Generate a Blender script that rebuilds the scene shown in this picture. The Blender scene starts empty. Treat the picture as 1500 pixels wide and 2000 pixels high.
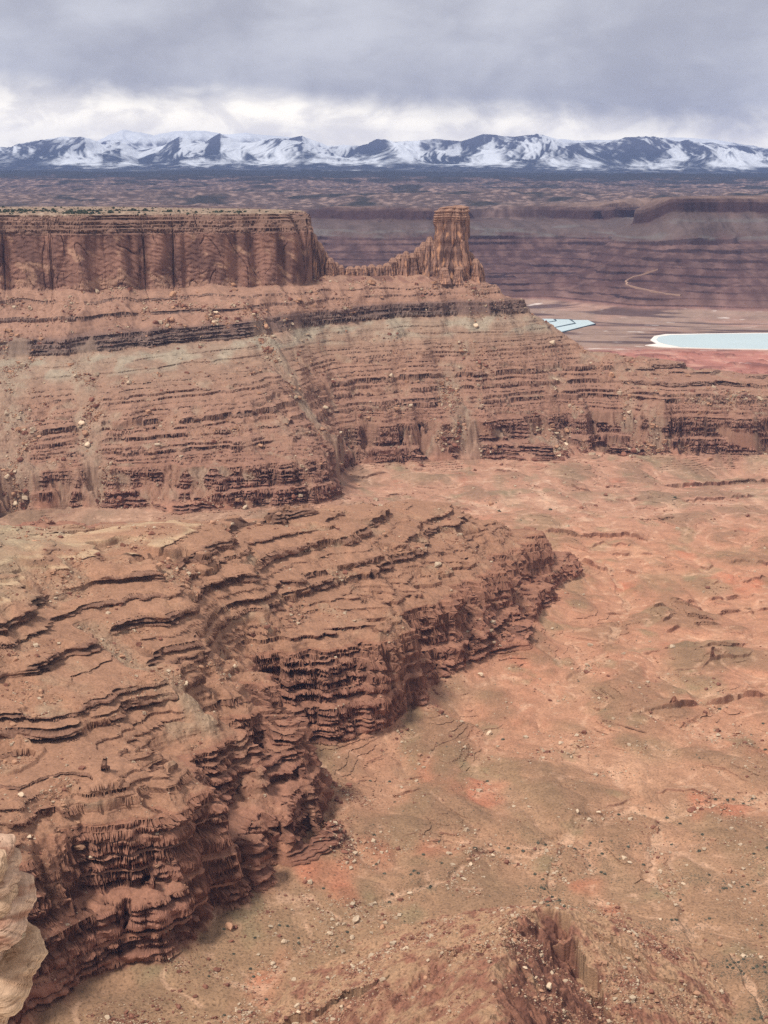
import bpy, math, random, time
import numpy as np
T0 = time.time()
random.seed(7)
RNG = np.random.default_rng(11)
F = np.float32
scene = bpy.context.scene
COL = scene.collection

# ------------------------------------------------------------------ camera
CAMZ, PITCH, FPX = 600.0, math.radians(12.64), 2800.0
cd = bpy.data.cameras.new('camera')
cam = bpy.data.objects.new('camera', cd)
COL.objects.link(cam)
cam.location = (0, 0, CAMZ)
cam.rotation_euler = (math.pi / 2 - PITCH, 0, 0)
cd.sensor_fit = 'VERTICAL'
cd.sensor_height = 24.0
cd.lens = 24.0 * FPX / 2000.0
cd.clip_start = 0.5
cd.clip_end = 150000
scene.camera = cam

# ------------------------------------------------------------------ light, sky
SUN_EL, SUN_AZ = math.radians(56), math.radians(-132)      # azimuth from +Y, clockwise positive
sd = bpy.data.lights.new('sun', 'SUN')
sd.energy = 3.3
sd.angle = math.radians(10)
sd.color = (1.0, 0.955, 0.89)
sun = bpy.data.objects.new('sun', sd)
COL.objects.link(sun)
sun.rotation_euler = (math.pi / 2 - SUN_EL, 0, math.pi - SUN_AZ)
sun.location = (0, 0, 3000)

scene.view_settings.view_transform = 'Standard'
scene.view_settings.look = 'None'
scene.view_settings.exposure = 0.38
scene.view_settings.gamma = 1.0
scene.cycles.use_denoising = False
scene.cycles.max_bounces = 5
scene.cycles.diffuse_bounces = 1
scene.cycles.volume_bounces = 1


class NT:
    """small helper round a node tree"""
    def __init__(self, tree):
        self.t = tree
        tree.nodes.clear()

    def n(self, typ, **kw):
        nd = self.t.nodes.new(typ)
        for k, v in kw.items():
            if k == 'ins':
                for kk, vv in v.items():
                    s = nd.inputs[kk]
                    if hasattr(vv, 'is_output'):
                        self.t.links.new(vv, s)
                    else:
                        s.default_value = vv
            else:
                setattr(nd, k, v)
        return nd

    def math(self, op, a, b=None, c=None, clamp=False):
        nd = self.t.nodes.new('ShaderNodeMath')
        nd.operation = op
        nd.use_clamp = clamp
        for i, v in enumerate((a, b, c)):
            if v is None:
                continue
            if hasattr(v, 'is_output'):
                self.t.links.new(v, nd.inputs[i])
            else:
                nd.inputs[i].default_value = v
        return nd.outputs[0]

    def vmath(self, op, a, b):
        nd = self.t.nodes.new('ShaderNodeVectorMath')
        nd.operation = op
        for i, v in enumerate((a, b)):
            if hasattr(v, 'is_output'):
                self.t.links.new(v, nd.inputs[i])
            else:
                nd.inputs[i].default_value = v
        return nd.outputs[0]

    def mix(self, fac, a, b, mode='MIX'):
        nd = self.t.nodes.new('ShaderNodeMix')
        nd.data_type = 'RGBA'
        nd.blend_type = mode
        for i, v in ((0, fac), (6, a), (7, b)):
            if hasattr(v, 'is_output'):
                self.t.links.new(v, nd.inputs[i])
            else:
                nd.inputs[i].default_value = v
        return nd.outputs[2]

    def smooth(self, x, a, b, lo=0.0, hi=1.0):
        nd = self.t.nodes.new('ShaderNodeMapRange')
        nd.interpolation_type = 'SMOOTHSTEP'
        self.t.links.new(x, nd.inputs[0])
        for i, v in enumerate((a, b, lo, hi)):
            nd.inputs[i + 1].default_value = v
        return nd.outputs[0]

    def noise(self, vec, scale, detail=4, rough=0.55, dist=0.0, lac=2.0):
        nd = self.t.nodes.new('ShaderNodeTexNoise')
        self.t.links.new(vec, nd.inputs['Vector'])
        nd.inputs['Scale'].default_value = scale
        nd.inputs['Detail'].default_value = detail
        nd.inputs['Roughness'].default_value = rough
        nd.inputs['Lacunarity'].default_value = lac
        nd.inputs['Distortion'].default_value = dist
        return nd.outputs[0]

    def link(self, a, b):
        self.t.links.new(a, b)


def make_sky():
    w = bpy.data.worlds.new('World')
    scene.world = w
    w.use_nodes = True
    k = NT(w.node_tree)
    sky = k.n('ShaderNodeTexSky')
    sky.sky_type = 'NISHITA'
    sky.sun_disc = False
    sky.sun_elevation = SUN_EL
    sky.sun_rotation = SUN_AZ
    tc = k.n('ShaderNodeTexCoord').outputs['Generated']
    sep = k.n('ShaderNodeSeparateXYZ', ins={0: tc})
    z = sep.outputs[2]
    v1 = k.vmath('MULTIPLY', tc, (8.0, 2.0, 15.0))
    nA = k.noise(v1, 1.0, 6, 0.52, 0.25)                 # broad billows
    v2 = k.vmath('MULTIPLY', tc, (26.0, 4.0, 48.0))
    nB = k.noise(v2, 1.0, 5, 0.55, 0.4)                 # wisps
    v3 = k.vmath('MULTIPLY', tc, (3.0, 1.0, 7.0))
    nC = k.noise(v3, 1.0, 3, 0.5)
    # grey underside of the deck, mottled
    t = k.math('ADD', k.math('MULTIPLY', nA, 0.75), k.math('MULTIPLY', nB, 0.25))
    tt = k.smooth(t, 0.34, 0.70)
    deck = k.mix(tt, (3.7, 3.65, 3.95, 1), (5.9, 5.85, 6.05, 1))
    # bright gap low under the deck: reaches higher on the left
    edge = k.math('ADD', z, k.math('MULTIPLY', k.math('SUBTRACT', nA, 0.5), -0.035))
    edge = k.math('ADD', edge, k.math('MULTIPLY', k.math('SUBTRACT', nB, 0.5), -0.014))
    edge = k.math('ADD', edge, k.math('MULTIPLY', sep.outputs[0], 0.045))
    gap = k.smooth(edge, 0.040, 0.066, 1.0, 0.0)
    gcol = k.mix(k.smooth(nB, 0.40, 0.62), (11.0, 10.2, 9.0, 1), (14.5, 13.4, 11.2, 1))
    c = k.mix(gap, deck, gcol)
    # thinner, brighter cloud higher overhead
    up = k.smooth(z, 0.16, 0.6)
    over = k.mix(k.smooth(nC, 0.35, 0.65), (4.6, 4.6, 4.7, 1), (6.4, 6.25, 6.0, 1))
    c = k.mix(up, c, over)
    c = k.mix(0.95, sky.outputs[0], c)
    bg = k.n('ShaderNodeBackground', ins={0: c, 1: 0.1})
    out = k.n('ShaderNodeOutputWorld')
    k.link(bg.outputs[0], out.inputs[0])


make_sky()

# ------------------------------------------------------------------ numeric helpers
_ang = RNG.random(256) * 2 * np.pi
_GX, _GY = np.cos(_ang).astype(F), np.sin(_ang).astype(F)


def _h(ix, iy, seed):
    h = ix.astype(np.uint32) * np.uint32(374761393) + iy.astype(np.uint32) * np.uint32(668265263) + np.uint32((seed * 2246822519) & 0xffffffff)
    h = (h ^ (h >> np.uint32(13))) * np.uint32(1274126177)
    return ((h ^ (h >> np.uint32(16))) & np.uint32(255)).astype(np.intp)


def perlin(x, y, seed=0):
    x = np.asarray(x, F); y = np.asarray(y, F)
    fx = np.floor(x); fy = np.floor(y)
    ix = fx.astype(np.int32); iy = fy.astype(np.int32)
    x = x - fx; y = y - fy
    u = x * x * x * (x * (x * 6 - 15) + 10)
    v = y * y * y * (y * (y * 6 - 15) + 10)
    def g(dx, dy):
        k = _h(ix + dx, iy + dy, seed)
        return _GX[k] * (x - dx) + _GY[k] * (y - dy)
    a = g(0, 0); b = g(1, 0); c = g(0, 1); d = g(1, 1)
    a = a + u * (b - a); c = c + u * (d - c)
    return (a + v * (c - a)) * F(1.5)


def fbm(x, y, oct=4, seed=0, gain=0.5):
    r = 0; a = 1.0; s = 0
    for i in range(oct):
        r = r + a * perlin(x * 2 ** i, y * 2 ** i, seed + i * 17); s += a; a *= gain
    return r / s


def ridged(x, y, oct=3, seed=0, gain=0.5):
    r = 0; a = 1.0; s = 0
    for i in range(oct):
        r = r + a * (0.65 - 2 * np.abs(perlin(x * 2 ** i, y * 2 ** i, seed + i * 17))); s += a; a *= gain
    return r / s


def sstep(a, b, x):
    t = np.clip((x - a) / (b - a), 0, 1)
    return t * t * (3 - 2 * t)


def lerp(a, b, t):
    return a + (b - a) * t


def box(a, r, axis):
    """box blur of radius r along an axis"""
    if r < 1:
        return a
    p = [(0, 0)] * a.ndim
    p[axis] = (r + 1, r)
    c = np.cumsum(np.pad(a, p, mode='edge'), axis=axis, dtype=np.float64)
    n = a.shape[axis]
    hi = np.take(c, np.arange(2 * r + 1, 2 * r + 1 + n), axis=axis)
    lo = np.take(c, np.arange(0, n), axis=axis)
    return ((hi - lo) / (2 * r + 1)).astype(F)


CP, SP = math.cos(PITCH), math.sin(PITCH)


def row_tan(py):
    return np.tan(PITCH + np.arctan((np.asarray(py, float) - 1000) / FPX))


def uof(px, py):
    return (np.asarray(px, float) - 750) / FPX / (CP - (np.asarray(py, float) - 1000) / FPX * SP)


def at_z(px, py, z):                 # where the sight line of a photo point meets height z
    Y = (CAMZ - z) / row_tan(py)
    return uof(px, py) * Y, Y, z


def at_d(px, py, Y):                 # ... or distance Y
    return uof(px, py) * Y, Y, CAMZ - Y * row_tan(py)


def screen_y(z, Y):
    return 1000 + FPX * np.tan(np.arctan2(CAMZ - z, Y) - PITCH)


class TPS:
    def __init__(self, p, v, lam=1e-4):
        p = np.asarray(p, float); v = np.asarray(v, float)
        n = len(p)
        K = self.k(p, p) + lam * np.eye(n)
        P = np.c_[np.ones(n), p]
        A = np.zeros((n + 3, n + 3)); A[:n, :n] = K; A[:n, n:] = P; A[n:, :n] = P.T
        sol = np.linalg.solve(A, np.r_[v, 0, 0, 0])
        self.p, self.w, self.a = p, sol[:n], sol[n:]

    @staticmethod
    def k(a, b):
        d = ((a[:, None, :] - b[None]) ** 2).sum(-1)
        return 0.5 * d * np.log(d + 1e-12)

    def grid(self, us, ls):
        """values on the grid us x ls, evaluated coarsely and upsampled"""
        cu = np.linspace(us[0], us[-1], 230); cl = np.linspace(ls[0], ls[-1], 420)
        out = np.zeros((230, 420))
        for i, u in enumerate(cu):
            q = np.c_[np.full(420, u), cl]
            out[i] = self.k(q, self.p) @ self.w + self.a[0] + q @ self.a[1:]
        t = np.stack([np.interp(ls, cl, r) for r in out])
        fi = (us - cu[0]) / (cu[1] - cu[0])
        i0 = np.clip(fi.astype(int), 0, 228); f = (fi - i0)[:, None]
        return (t[i0] * (1 - f) + t[i0 + 1] * f).astype(F)


class Strata:
    """piecewise-linear map from a smooth pre-elevation s to the stepped elevation z"""
    def __init__(self, layers, z0=-300.0):
        zs = [z0]; ks = []
        for top, k in layers:
            zs.append(top); ks.append(k)
        self.z = np.array(zs); self.kk = np.array(ks)
        ds = np.diff(self.z) / self.kk
        self.s = np.r_[0, np.cumsum(ds)]
        i = np.interp(0, self.z, self.s)
        self.s = self.s - i

    def T(self, s):
        return np.interp(s, self.s, self.z).astype(F)

    def inv(self, z):
        return np.interp(z, self.z, self.s)

    def k(self, s):
        i = np.clip(np.searchsorted(self.s, s) - 1, 0, len(self.kk) - 1)
        return self.kk[i].astype(F)


def mesh_from(name, V, faces, mat, smooth=False, col=None, parent=None):
    """V (n,3) float, faces (m,4) or (m,3) int -> one mesh object"""
    me = bpy.data.meshes.new(name)
    m, w = faces.shape
    me.vertices.add(len(V)); me.loops.add(m * w); me.polygons.add(m)
    me.vertices.foreach_set('co', np.ascontiguousarray(V, F).ravel())
    me.loops.foreach_set('vertex_index', np.ascontiguousarray(faces, np.int32).ravel())
    me.polygons.foreach_set('loop_start', np.arange(0, m * w, w, dtype=np.int32))
    if smooth:
        me.polygons.foreach_set('use_smooth', np.ones(m, bool))
    else:
        me.polygons.foreach_set('use_smooth', np.zeros(m, bool))
    if col is not None:
        a = me.attributes.new('rock_colour', 'FLOAT_COLOR', 'POINT')
        a.data.foreach_set('color', np.ascontiguousarray(np.c_[col, np.ones(len(col))], F).ravel())
    me.update(calc_edges=True)
    me.materials.append(mat)
    o = bpy.data.objects.new(name, me)
    COL.objects.link(o)
    if parent:
        o.parent = parent
    return o


def sub_mesh(name, V, Q, sel, mat, col, smooth=False):
    q = split_quads(Q[sel], V[:, 2])
    used = np.zeros(len(V), bool); used[q.ravel()] = True
    new = np.cumsum(used) - 1
    return mesh_from(name, V[used], new[q], mat, smooth, col[used])


def split_quads(q, z):
    """triangles whose shared edge joins the two corners nearest in height, so that it runs along a bed and not across it"""
    ac = np.abs(z[q[:, 0]] - z[q[:, 2]]) <= np.abs(z[q[:, 1]] - z[q[:, 3]])
    t1 = np.where(ac[:, None], q[:, [0, 1, 2]], q[:, [0, 1, 3]])
    t2 = np.where(ac[:, None], q[:, [0, 2, 3]], q[:, [1, 2, 3]])
    return np.concatenate([t1, t2])


def tag(o, label=None, cat=None, group=None, kind=None):
    if label: o['label'] = label
    if cat: o['category'] = cat
    if group: o['group'] = group
    if kind: o['kind'] = kind
    return o


def grid_quads(nu, nr):
    i = np.arange(nu - 1)[:, None] * nr + np.arange(nr - 1)[None]
    return np.stack([i, i + nr, i + nr + 1, i + 1], -1).reshape(-1, 4)


def adaptive(us, ls, zd, nr, bins, hidden=0.2, eps=0.004):
    """row positions (in ls) per column: every column shares the same bands of distance with the same number of rows;
    inside a band the rows crowd onto the stretches that cover most of the picture (cliffs, ledges)"""
    Y = np.exp(ls)[None]
    sy = screen_y(zd, Y)
    d = np.abs(np.diff(sy, axis=1))
    run = np.minimum.accumulate(sy, axis=1)
    vis = (sy[:, 1:] <= run[:, :-1] + 1.0).astype(F)
    vis = box(box(vis, 12, 0), 6, 1)
    w = (d * lerp(hidden, 1.0, vis) + eps).astype(F)
    w = box(box(w, 2, 0), 1, 1)
    n = len(ls) - 1
    edge = np.linspace(0, n, bins + 1).astype(int)
    tot = np.array([np.percentile(w[:, a:b].sum(1), 85) + 0.6 * w[:, a:b].sum(1).mean() for a, b in zip(edge[:-1], edge[1:])]) + 1e-6
    rows = np.maximum(6, np.round(nr * tot / tot.sum())).astype(int)
    out = []
    for a, b, m in zip(edge[:-1], edge[1:], rows):
        ww = w[:, a:b] + 0.12 * w[:, a:b].mean(1, keepdims=True) + 1e-5
        c = np.concatenate([np.zeros((len(us), 1)), np.cumsum(ww, axis=1, dtype=np.float64)], axis=1)
        c /= c[:, -1:]
        q = np.arange(m) / m
        out.append(np.stack([np.interp(q, c[i], ls[a:b + 1]) for i in range(len(us))]))
    out.append(np.full((len(us), 1), ls[-1]))
    return np.concatenate(out, axis=1)


def resample(a, ls, L):
    """linear lookup of dense grid a (nu, nl) at L (nu, nr)"""
    f = (L - ls[0]) / (ls[1] - ls[0])
    i = np.clip(f.astype(np.int32), 0, a.shape[1] - 2)
    f = (f - i).astype(F)
    r = np.arange(a.shape[0])[:, None]
    return a[r, i] * (1 - f) + a[r, i + 1] * f


def srgb(r, g, b):
    v = np.array([r, g, b]) / 255.0
    return np.where(v <= 0.04045, v / 12.92, ((v + 0.055) / 1.055) ** 2.4).astype(F)


# ------------------------------------------------------------------ materials
def rock_material(name, bump_scale, bump_dist, var=0.28, fine=None, vstretch=1.0):
    m = bpy.data.materials.new(name)
    m.use_nodes = True
    k = NT(m.node_tree)
    a = k.n('ShaderNodeAttribute', attribute_name='rock_colour')
    pos = k.n('ShaderNodeNewGeometry').outputs['Position']
    p = k.vmath('MULTIPLY', pos, (1, 1, vstretch))
    n1 = k.noise(p, bump_scale, 6, 0.62)
    n2 = k.noise(p, bump_scale * 0.13, 5, 0.6)
    f = k.math('ADD', k.math('MULTIPLY', k.math('SUBTRACT', n1, 0.5), var * 2.2), k.math('MULTIPLY', k.math('SUBTRACT', n2, 0.5), var * 1.6))
    f = k.math('ADD', f, 1.0)
    comb = k.n('ShaderNodeCombineXYZ', ins={0: f, 1: f, 2: f})
    c = k.mix(1.0, a.outputs['Color'], comb.outputs[0], 'MULTIPLY')
    bs = k.n('ShaderNodeBsdfPrincipled', ins={'Base Color': c, 'Roughness': 0.95})
    bs.inputs['Specular IOR Level'].default_value = 0.1
    bp = k.n('ShaderNodeBump', ins={'Height': n1, 'Strength': 0.7, 'Distance': bump_dist})
    k.link(bp.outputs[0], bs.inputs['Normal'])
    out = k.n('ShaderNodeOutputMaterial')
    k.link(bs.outputs[0], out.inputs[0])
    return m


M_NEAR = rock_material('layered red sandstone', 0.6, 1.0, 0.42)
M_FAR = rock_material('distant red sandstone', 0.03, 12.0, 0.25)
M_TOWER = rock_material('tower sandstone', 0.35, 1.2, 0.3, vstretch=0.35)

# ------------------------------------------------------------------ near canyon: control points (photo x, photo y, distance)
CD = []
def C(*pts):
    CD.extend(pts)

# the mesa with its stepped face
C((-150,578,3170),(-150,650,3050),(-150,690,3010),(-150,750,2890),(-150,850,2700),(-150,945,2540))
C((50,578,3180),(50,650,3062),(50,690,3030),(50,750,2910),(50,800,2820),(50,850,2760),(50,900,2700),(50,950,2650))
C((200,578,3190),(200,655,3060),(200,690,3030),(200,750,2905),(200,800,2815),(200,850,2770),(200,900,2720),(200,945,2690),(200,985,2640))
C((350,556,3290),(350,640,3130),(350,680,3092),(350,750,2920),(350,800,2820),(350,850,2775),(350,900,2710),(350,940,2680),(350,1000,2600))
C((500,552,3340),(500,630,3180),(500,655,3160),(500,700,3080),(500,750,2960),(500,800,2850),(500,850,2790),(500,900,2715),(500,940,2680),(500,990,2640))
C((600,546,3430),(600,625,3300),(600,650,3280),(600,700,3200),(600,750,3110),(600,800,3010),(600,860,2830),(600,900,2740),(600,930,2720),(600,972,2690))
C((660,540,3470),(660,625,3350),(660,700,3270),(660,770,3180),(660,830,3100),(660,880,3030),(660,915,2960))
C((780,535,3500),(780,595,3415),(780,620,3395),(780,680,3310),(780,750,3235),(780,800,3185),(780,850,3145),(780,888,3120))
C((880,533,3520),(880,590,3440),(880,617,3420),(880,680,3340),(880,750,3270),(880,800,3220),(880,850,3172),(880,890,3140))
C((945,548,3515),(950,590,3455),(950,615,3436),(950,680,3360),(950,750,3290),(950,800,3235),(950,850,3180),(950,892,3148))
C((1010,588,3505),(1010,613,3488),(1010,650,3420),(1010,700,3370),(1010,750,3320),(1010,800,3265),(1010,840,3215),(1040,880,3150))
C((1055,625,3515),(1100,655,3510),(1100,700,3440),(1100,750,3380),(1100,790,3340),(1100,835,3285),(1100,870,3200))
C((1200,693,3470),(1200,740,3385),(1200,780,3325),(1200,830,3285),(1200,862,3225))
C((1300,705,3480),(1300,735,3400),(1300,780,3268),(1300,865,3225))
C((1420,726,3480),(1420,760,3310),(1420,790,3258),(1420,870,3222))
C((1500,740,3480),(1500,772,3272),(1500,868,3232),(1680,760,3480),(1680,790,3280),(1680,880,3235))
# the layered spur: foot of the cliffs, rim of the cliffs, slopes above
C((720,1455,1470),(800,1400,1555),(868,1384,1580),(900,1342,1660),(950,1302,1735),(1050,1264,1810),(1070,1212,1935),(1112,1150,2104),(640,1462,1450),(600,1420,1468))
C((830,1272,1680),(950,1237,1778),(1000,1232,1862),(1040,1205,1902),(1090,1165,2040))
C((495,1310,1490),(560,1300,1496),(610,1298,1502),(690,1268,1522),(740,1240,1562),(828,1178,1720),(890,1150,1800),(950,1122,1890),(1010,1075,2030),(1060,1038,2165))
C((960,1030,2190),(900,1062,1990),(800,1082,1868),(900,1000,2120),(850,985,2140),(800,985,2070),(700,985,1975),(620,993,1895),(550,1002,1840),(450,1020,1730))
C((450,1062,1655),(500,1100,1615),(500,1200,1535),(520,1270,1505),(600,1240,1535),(600,1200,1590),(700,1200,1600),(700,1150,1700),(600,1100,1682),(760,1160,1720))
C((380,1030,1640),(340,1095,1510),(200,1060,1560),(200,1155,1425),(350,1200,1424),(200,1220,1345),(80,1170,1370))
C((0,1060,1490),(0,1100,1410),(-120,1060,1450),(-220,1100,1300),(0,1235,1255),(-150,1250,1200),(0,1150,1345))
C((0,1300,1213),(100,1300,1237),(200,1300,1265),(300,1300,1298),(440,1300,1400),(350,1350,1268),(200,1400,1187),(50,1400,1158),(-150,1420,1080))
C((440,1345,1332),(488,1350,1328),(490,1388,1333),(400,1400,1262),(520,1415,1292),(560,1425,1287),(550,1405,1425),(590,1440,1442))
C((662,1624,1250),(630,1540,1274),(600,1480,1277),(560,1752,1123),(530,1650,1172),(500,1570,1196),(480,1500,1222),(470,1430,1256),(440,1400,1286))
C((400,1862,1030),(400,1700,1086),(400,1600,1112),(380,1540,1132),(340,1490,1170),(300,1450,1192))
C((250,1893,1004),(250,1700,1036),(240,1625,1048),(240,1600,1053),(240,1562,1058),(100,1560,1045),(30,1480,1115),(150,1910,985),(150,1740,1010),(150,1640,1030))
C((60,1992,936),(60,1800,966),(60,1700,981),(60,1655,992),(0,1600,1010),(-120,1650,940),(-120,1850,915),(-120,1500,1020))
# the short fin in front
C((900,2240,560),(600,2240,560),(1200,2240,560))
CZ = [  # photo x, photo y, height
 (1000,925,8),(1150,905,9),(1300,900,8),(1500,895,8),(1700,898,8),(800,925,9),(700,968,8),(1100,1000,6),(1400,1000,6),(1700,1000,6),(1500,950,7),
 (880,1400,-4),(1300,1100,4),(1500,1100,5),(1700,1100,5),(1200,1200,3),(1120,1215,4),(1400,1300,3),(1100,1350,2),(1500,1500,0),(1700,1400,2),(1000,1500,0),
 (1200,1650,0),(800,1580,4),(760,1700,3),(560,1850,5),(1450,1900,0),(1340,1990,0),(650,1880,3),(560,2000,5),(330,1960,8),(1700,1700,2),
 (1700,1950,3),(900,1700,1),(180,2000,9),(-50,2050,25),(400,2050,6),(1500,2050,4),(1000,1850,2),(1150,1900,2),(850,1900,2),(950,2000,4),(1200,2000,3),(820,1470,-2),(960,1350,-2),(1150,1250,4),(660,955,14)]
CW = [  # photo x at distance, distance, height: what the photo hides behind crests
 (380,1900,95),(380,2200,40),(380,2400,14),(100,1800,150),(100,2100,65),(100,2350,50),(-120,1800,170),(-120,2150,85),(-150,2400,70),
 (600,2080,90),(600,2350,15),(800,2260,75),(800,2450,13),(900,2330,50),(1000,2350,12),(1080,2300,11),(480,1900,110),
 (300,3330,552),(100,3230,553),(-150,3220,553),(450,3375,551),(540,3420,551),
 (100,3800,556),(300,3800,554),(-200,3800,560),(480,3700,550),(540,3620,549),(400,4200,552),(0,4500,566),(250,4500,560),(-300,4500,566),
 (585,3520,540),(640,3480,402),(650,3600,385),(640,3800,370),(600,4000,380),(700,3650,330),(520,4300,420),(760,3600,300),(800,3900,130),(650,4200,170),
 (880,3600,290),(880,3800,170),(960,3600,280),(1040,3620,220),(1120,3650,150),(1220,3650,130),(1330,3650,120),(1450,3640,112),(1650,3640,105),
 (1000,4050,48),(1200,4050,48),(1400,4050,48),(1650,4050,48),(800,4500,45),(1200,4600,45),(1600,4600,45),(600,4700,90)]

LAY = [(-14,1.0)]
for _z in (-10.5, -7, -3.5, 0, 3.5, 7, 10.5, 14):            # low ledges on the floor
    LAY += [(_z - 1.1, 0.85), (_z, 5)]
LAY += [(16,1.0),(30,9),(31.5,1.2),(46,11),(50,0.6),(60,9),(62,1.2),(73,12),(74.5,1.3),(85,13),(86.5,1.2),(92,10),(93.2,1),(97,9),(99.5,0.6)]
_r = np.random.default_rng(5)
_z = 99.5
while _z < 258:                                               # many thin beds on the stepped slopes
    gap_, led_ = _r.uniform(3.0, 8.0), _r.choice([1.6, 2.2, 3.0, 4.5, 7.0], p=[.25, .25, .25, .15, .1])
    if any(_z < q < _z + gap_ + led_ for q in (126, 160, 190)):   # the three thick beds
        gap_, led_ = 5.0, 11.0
    LAY += [(_z + gap_, 0.62), (_z + gap_ + led_, 9 if led_ > 2.5 else 7)]
    _z += gap_ + led_
LAY += [(283,0.85),(286,4),(300,0.85),(302,4),(320,0.85),(331,8),(333,0.8),(341,9),(342.5,0.8),(350,9),(364,0.85),(367,6),(376,0.9),(378,5),(388,0.9),
        (505,22),(508,2),(516,12),(518.5,1.2),(524,10),(526,1.2),(533,10),(536,1),(541,7),(543,1),(547,8),(900,0.7)]
ST = Strata(LAY)
ST2 = Strata([q for q in LAY if q[0] < 389] + [(900, 0.9)])     # the same beds where the high cliff has been worn away
SMOOTH = Strata([(20,1.0),(98,1.9),(260,1.0),(320,0.9),(350,2.4),(388,0.9),(505,22),(546,5),(900,0.7)])
# the two maps must agree at the package limits, so rescale the smooth one onto the same s
_b = np.array([-300,-14,16,99.5,258,320,350,388,505,547,900.0])
SM_S, SM_Z = ST.inv(_b), _b


def dip_of(X, Y, z):
    far = sstep(2280, 2420, Y)
    d = (0.065 * np.clip(X - 60, -950, 0) - 10) * sstep(40, 200, z) * (1 - sstep(345, 392, z)) * far
    d = d + far * 11 * fbm(X / 75, Y / 500, 2, 33) * sstep(340, 392, z) * (1 - sstep(450, 520, z))
    return d + (1 - far) * np.clip(1700 - Y, -450, 750) * 0.03 * sstep(15, 60, z)


U_CAP = float(uof(606, 480))


def cap_top(z):
    return np.where(z > 548, 548 + (z - 548) * 0.2, z)


FIN = [  # crest line in the photo (x, y, distance), fall to its left, fall to its right
    ([(1078,1774,1003),(1035,1778,992),(995,1796,966),(978,1850,905),(968,1930,836),(965,2020,735),(960,2150,610)], 0.72, 0.95),
    ([(1050,1776,996),(1105,1782,990),(1128,1830,968),(1172,1852,968),(1196,1905,945),(1235,1968,935)], 1.7, 0.62),
    ([(995,1796,966),(935,1847,930),(868,1856,930)], 0.6, 1.5),
    ([(868,1856,930),(800,1885,928),(758,1912,925),(715,1950,930)], 1.6, 0.7)]


def fin_height(X, Y):
    wx = X + 5.0 * perlin(X / 21, Y / 21, 171) + 3.0 * perlin(X / 9, Y / 9, 172) + 1.2 * perlin(X / 4, Y / 4, 173)
    wy = Y + 5.0 * perlin(X / 21, Y / 21, 174) + 3.0 * perlin(X / 9, Y / 9, 175)
    kav = 0.66
    best = np.full(X.shape, -50, F); st = np.zeros(X.shape, F)
    for pts, fl_, fr_ in FIN:
        q = [at_d(*p) for p in pts]
        for a, b in zip(q[:-1], q[1:]):
            dx, dy = b[0] - a[0], b[1] - a[1]
            f = np.clip(((wx - a[0]) * dx + (wy - a[1]) * dy) / (dx * dx + dy * dy), 0, 1)
            ex, ey = wx - a[0] - f * dx, wy - a[1] - f * dy
            side = dx * ey - dy * ex                 # which side of the crest, walking along it
            k = np.where(side > 0, fr_, fl_)
            ds_ = np.hypot(ex, ey)
            drop = np.where(k > 1.2, 15 * sstep(1, 5, ds_), 0.0)      # short sheer faces
            h = a[2] + f * (b[2] - a[2]) - 0.85 * k * ds_ - drop
            m = h > best
            best = np.where(m, h, best); st = np.where(m, kav + (k - kav) * sstep(0, 14, np.hypot(ex, ey)), st)
    steps = best + 1.8 * np.clip(perlin(best / 4.2, X / 60, 176) * 3, -1, 1) * sstep(0.7, 1.0, st)
    steps = steps + 2.6 * ridged(X / 15, Y / 15, 1, 179) * sstep(0.5, 0.8, st) + 1.7 * ridged(X / 7, Y / 7, 2, 177) + 0.5 * perlin(X / 2.6, Y / 2.6, 178)
    return steps.astype(F), st


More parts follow.
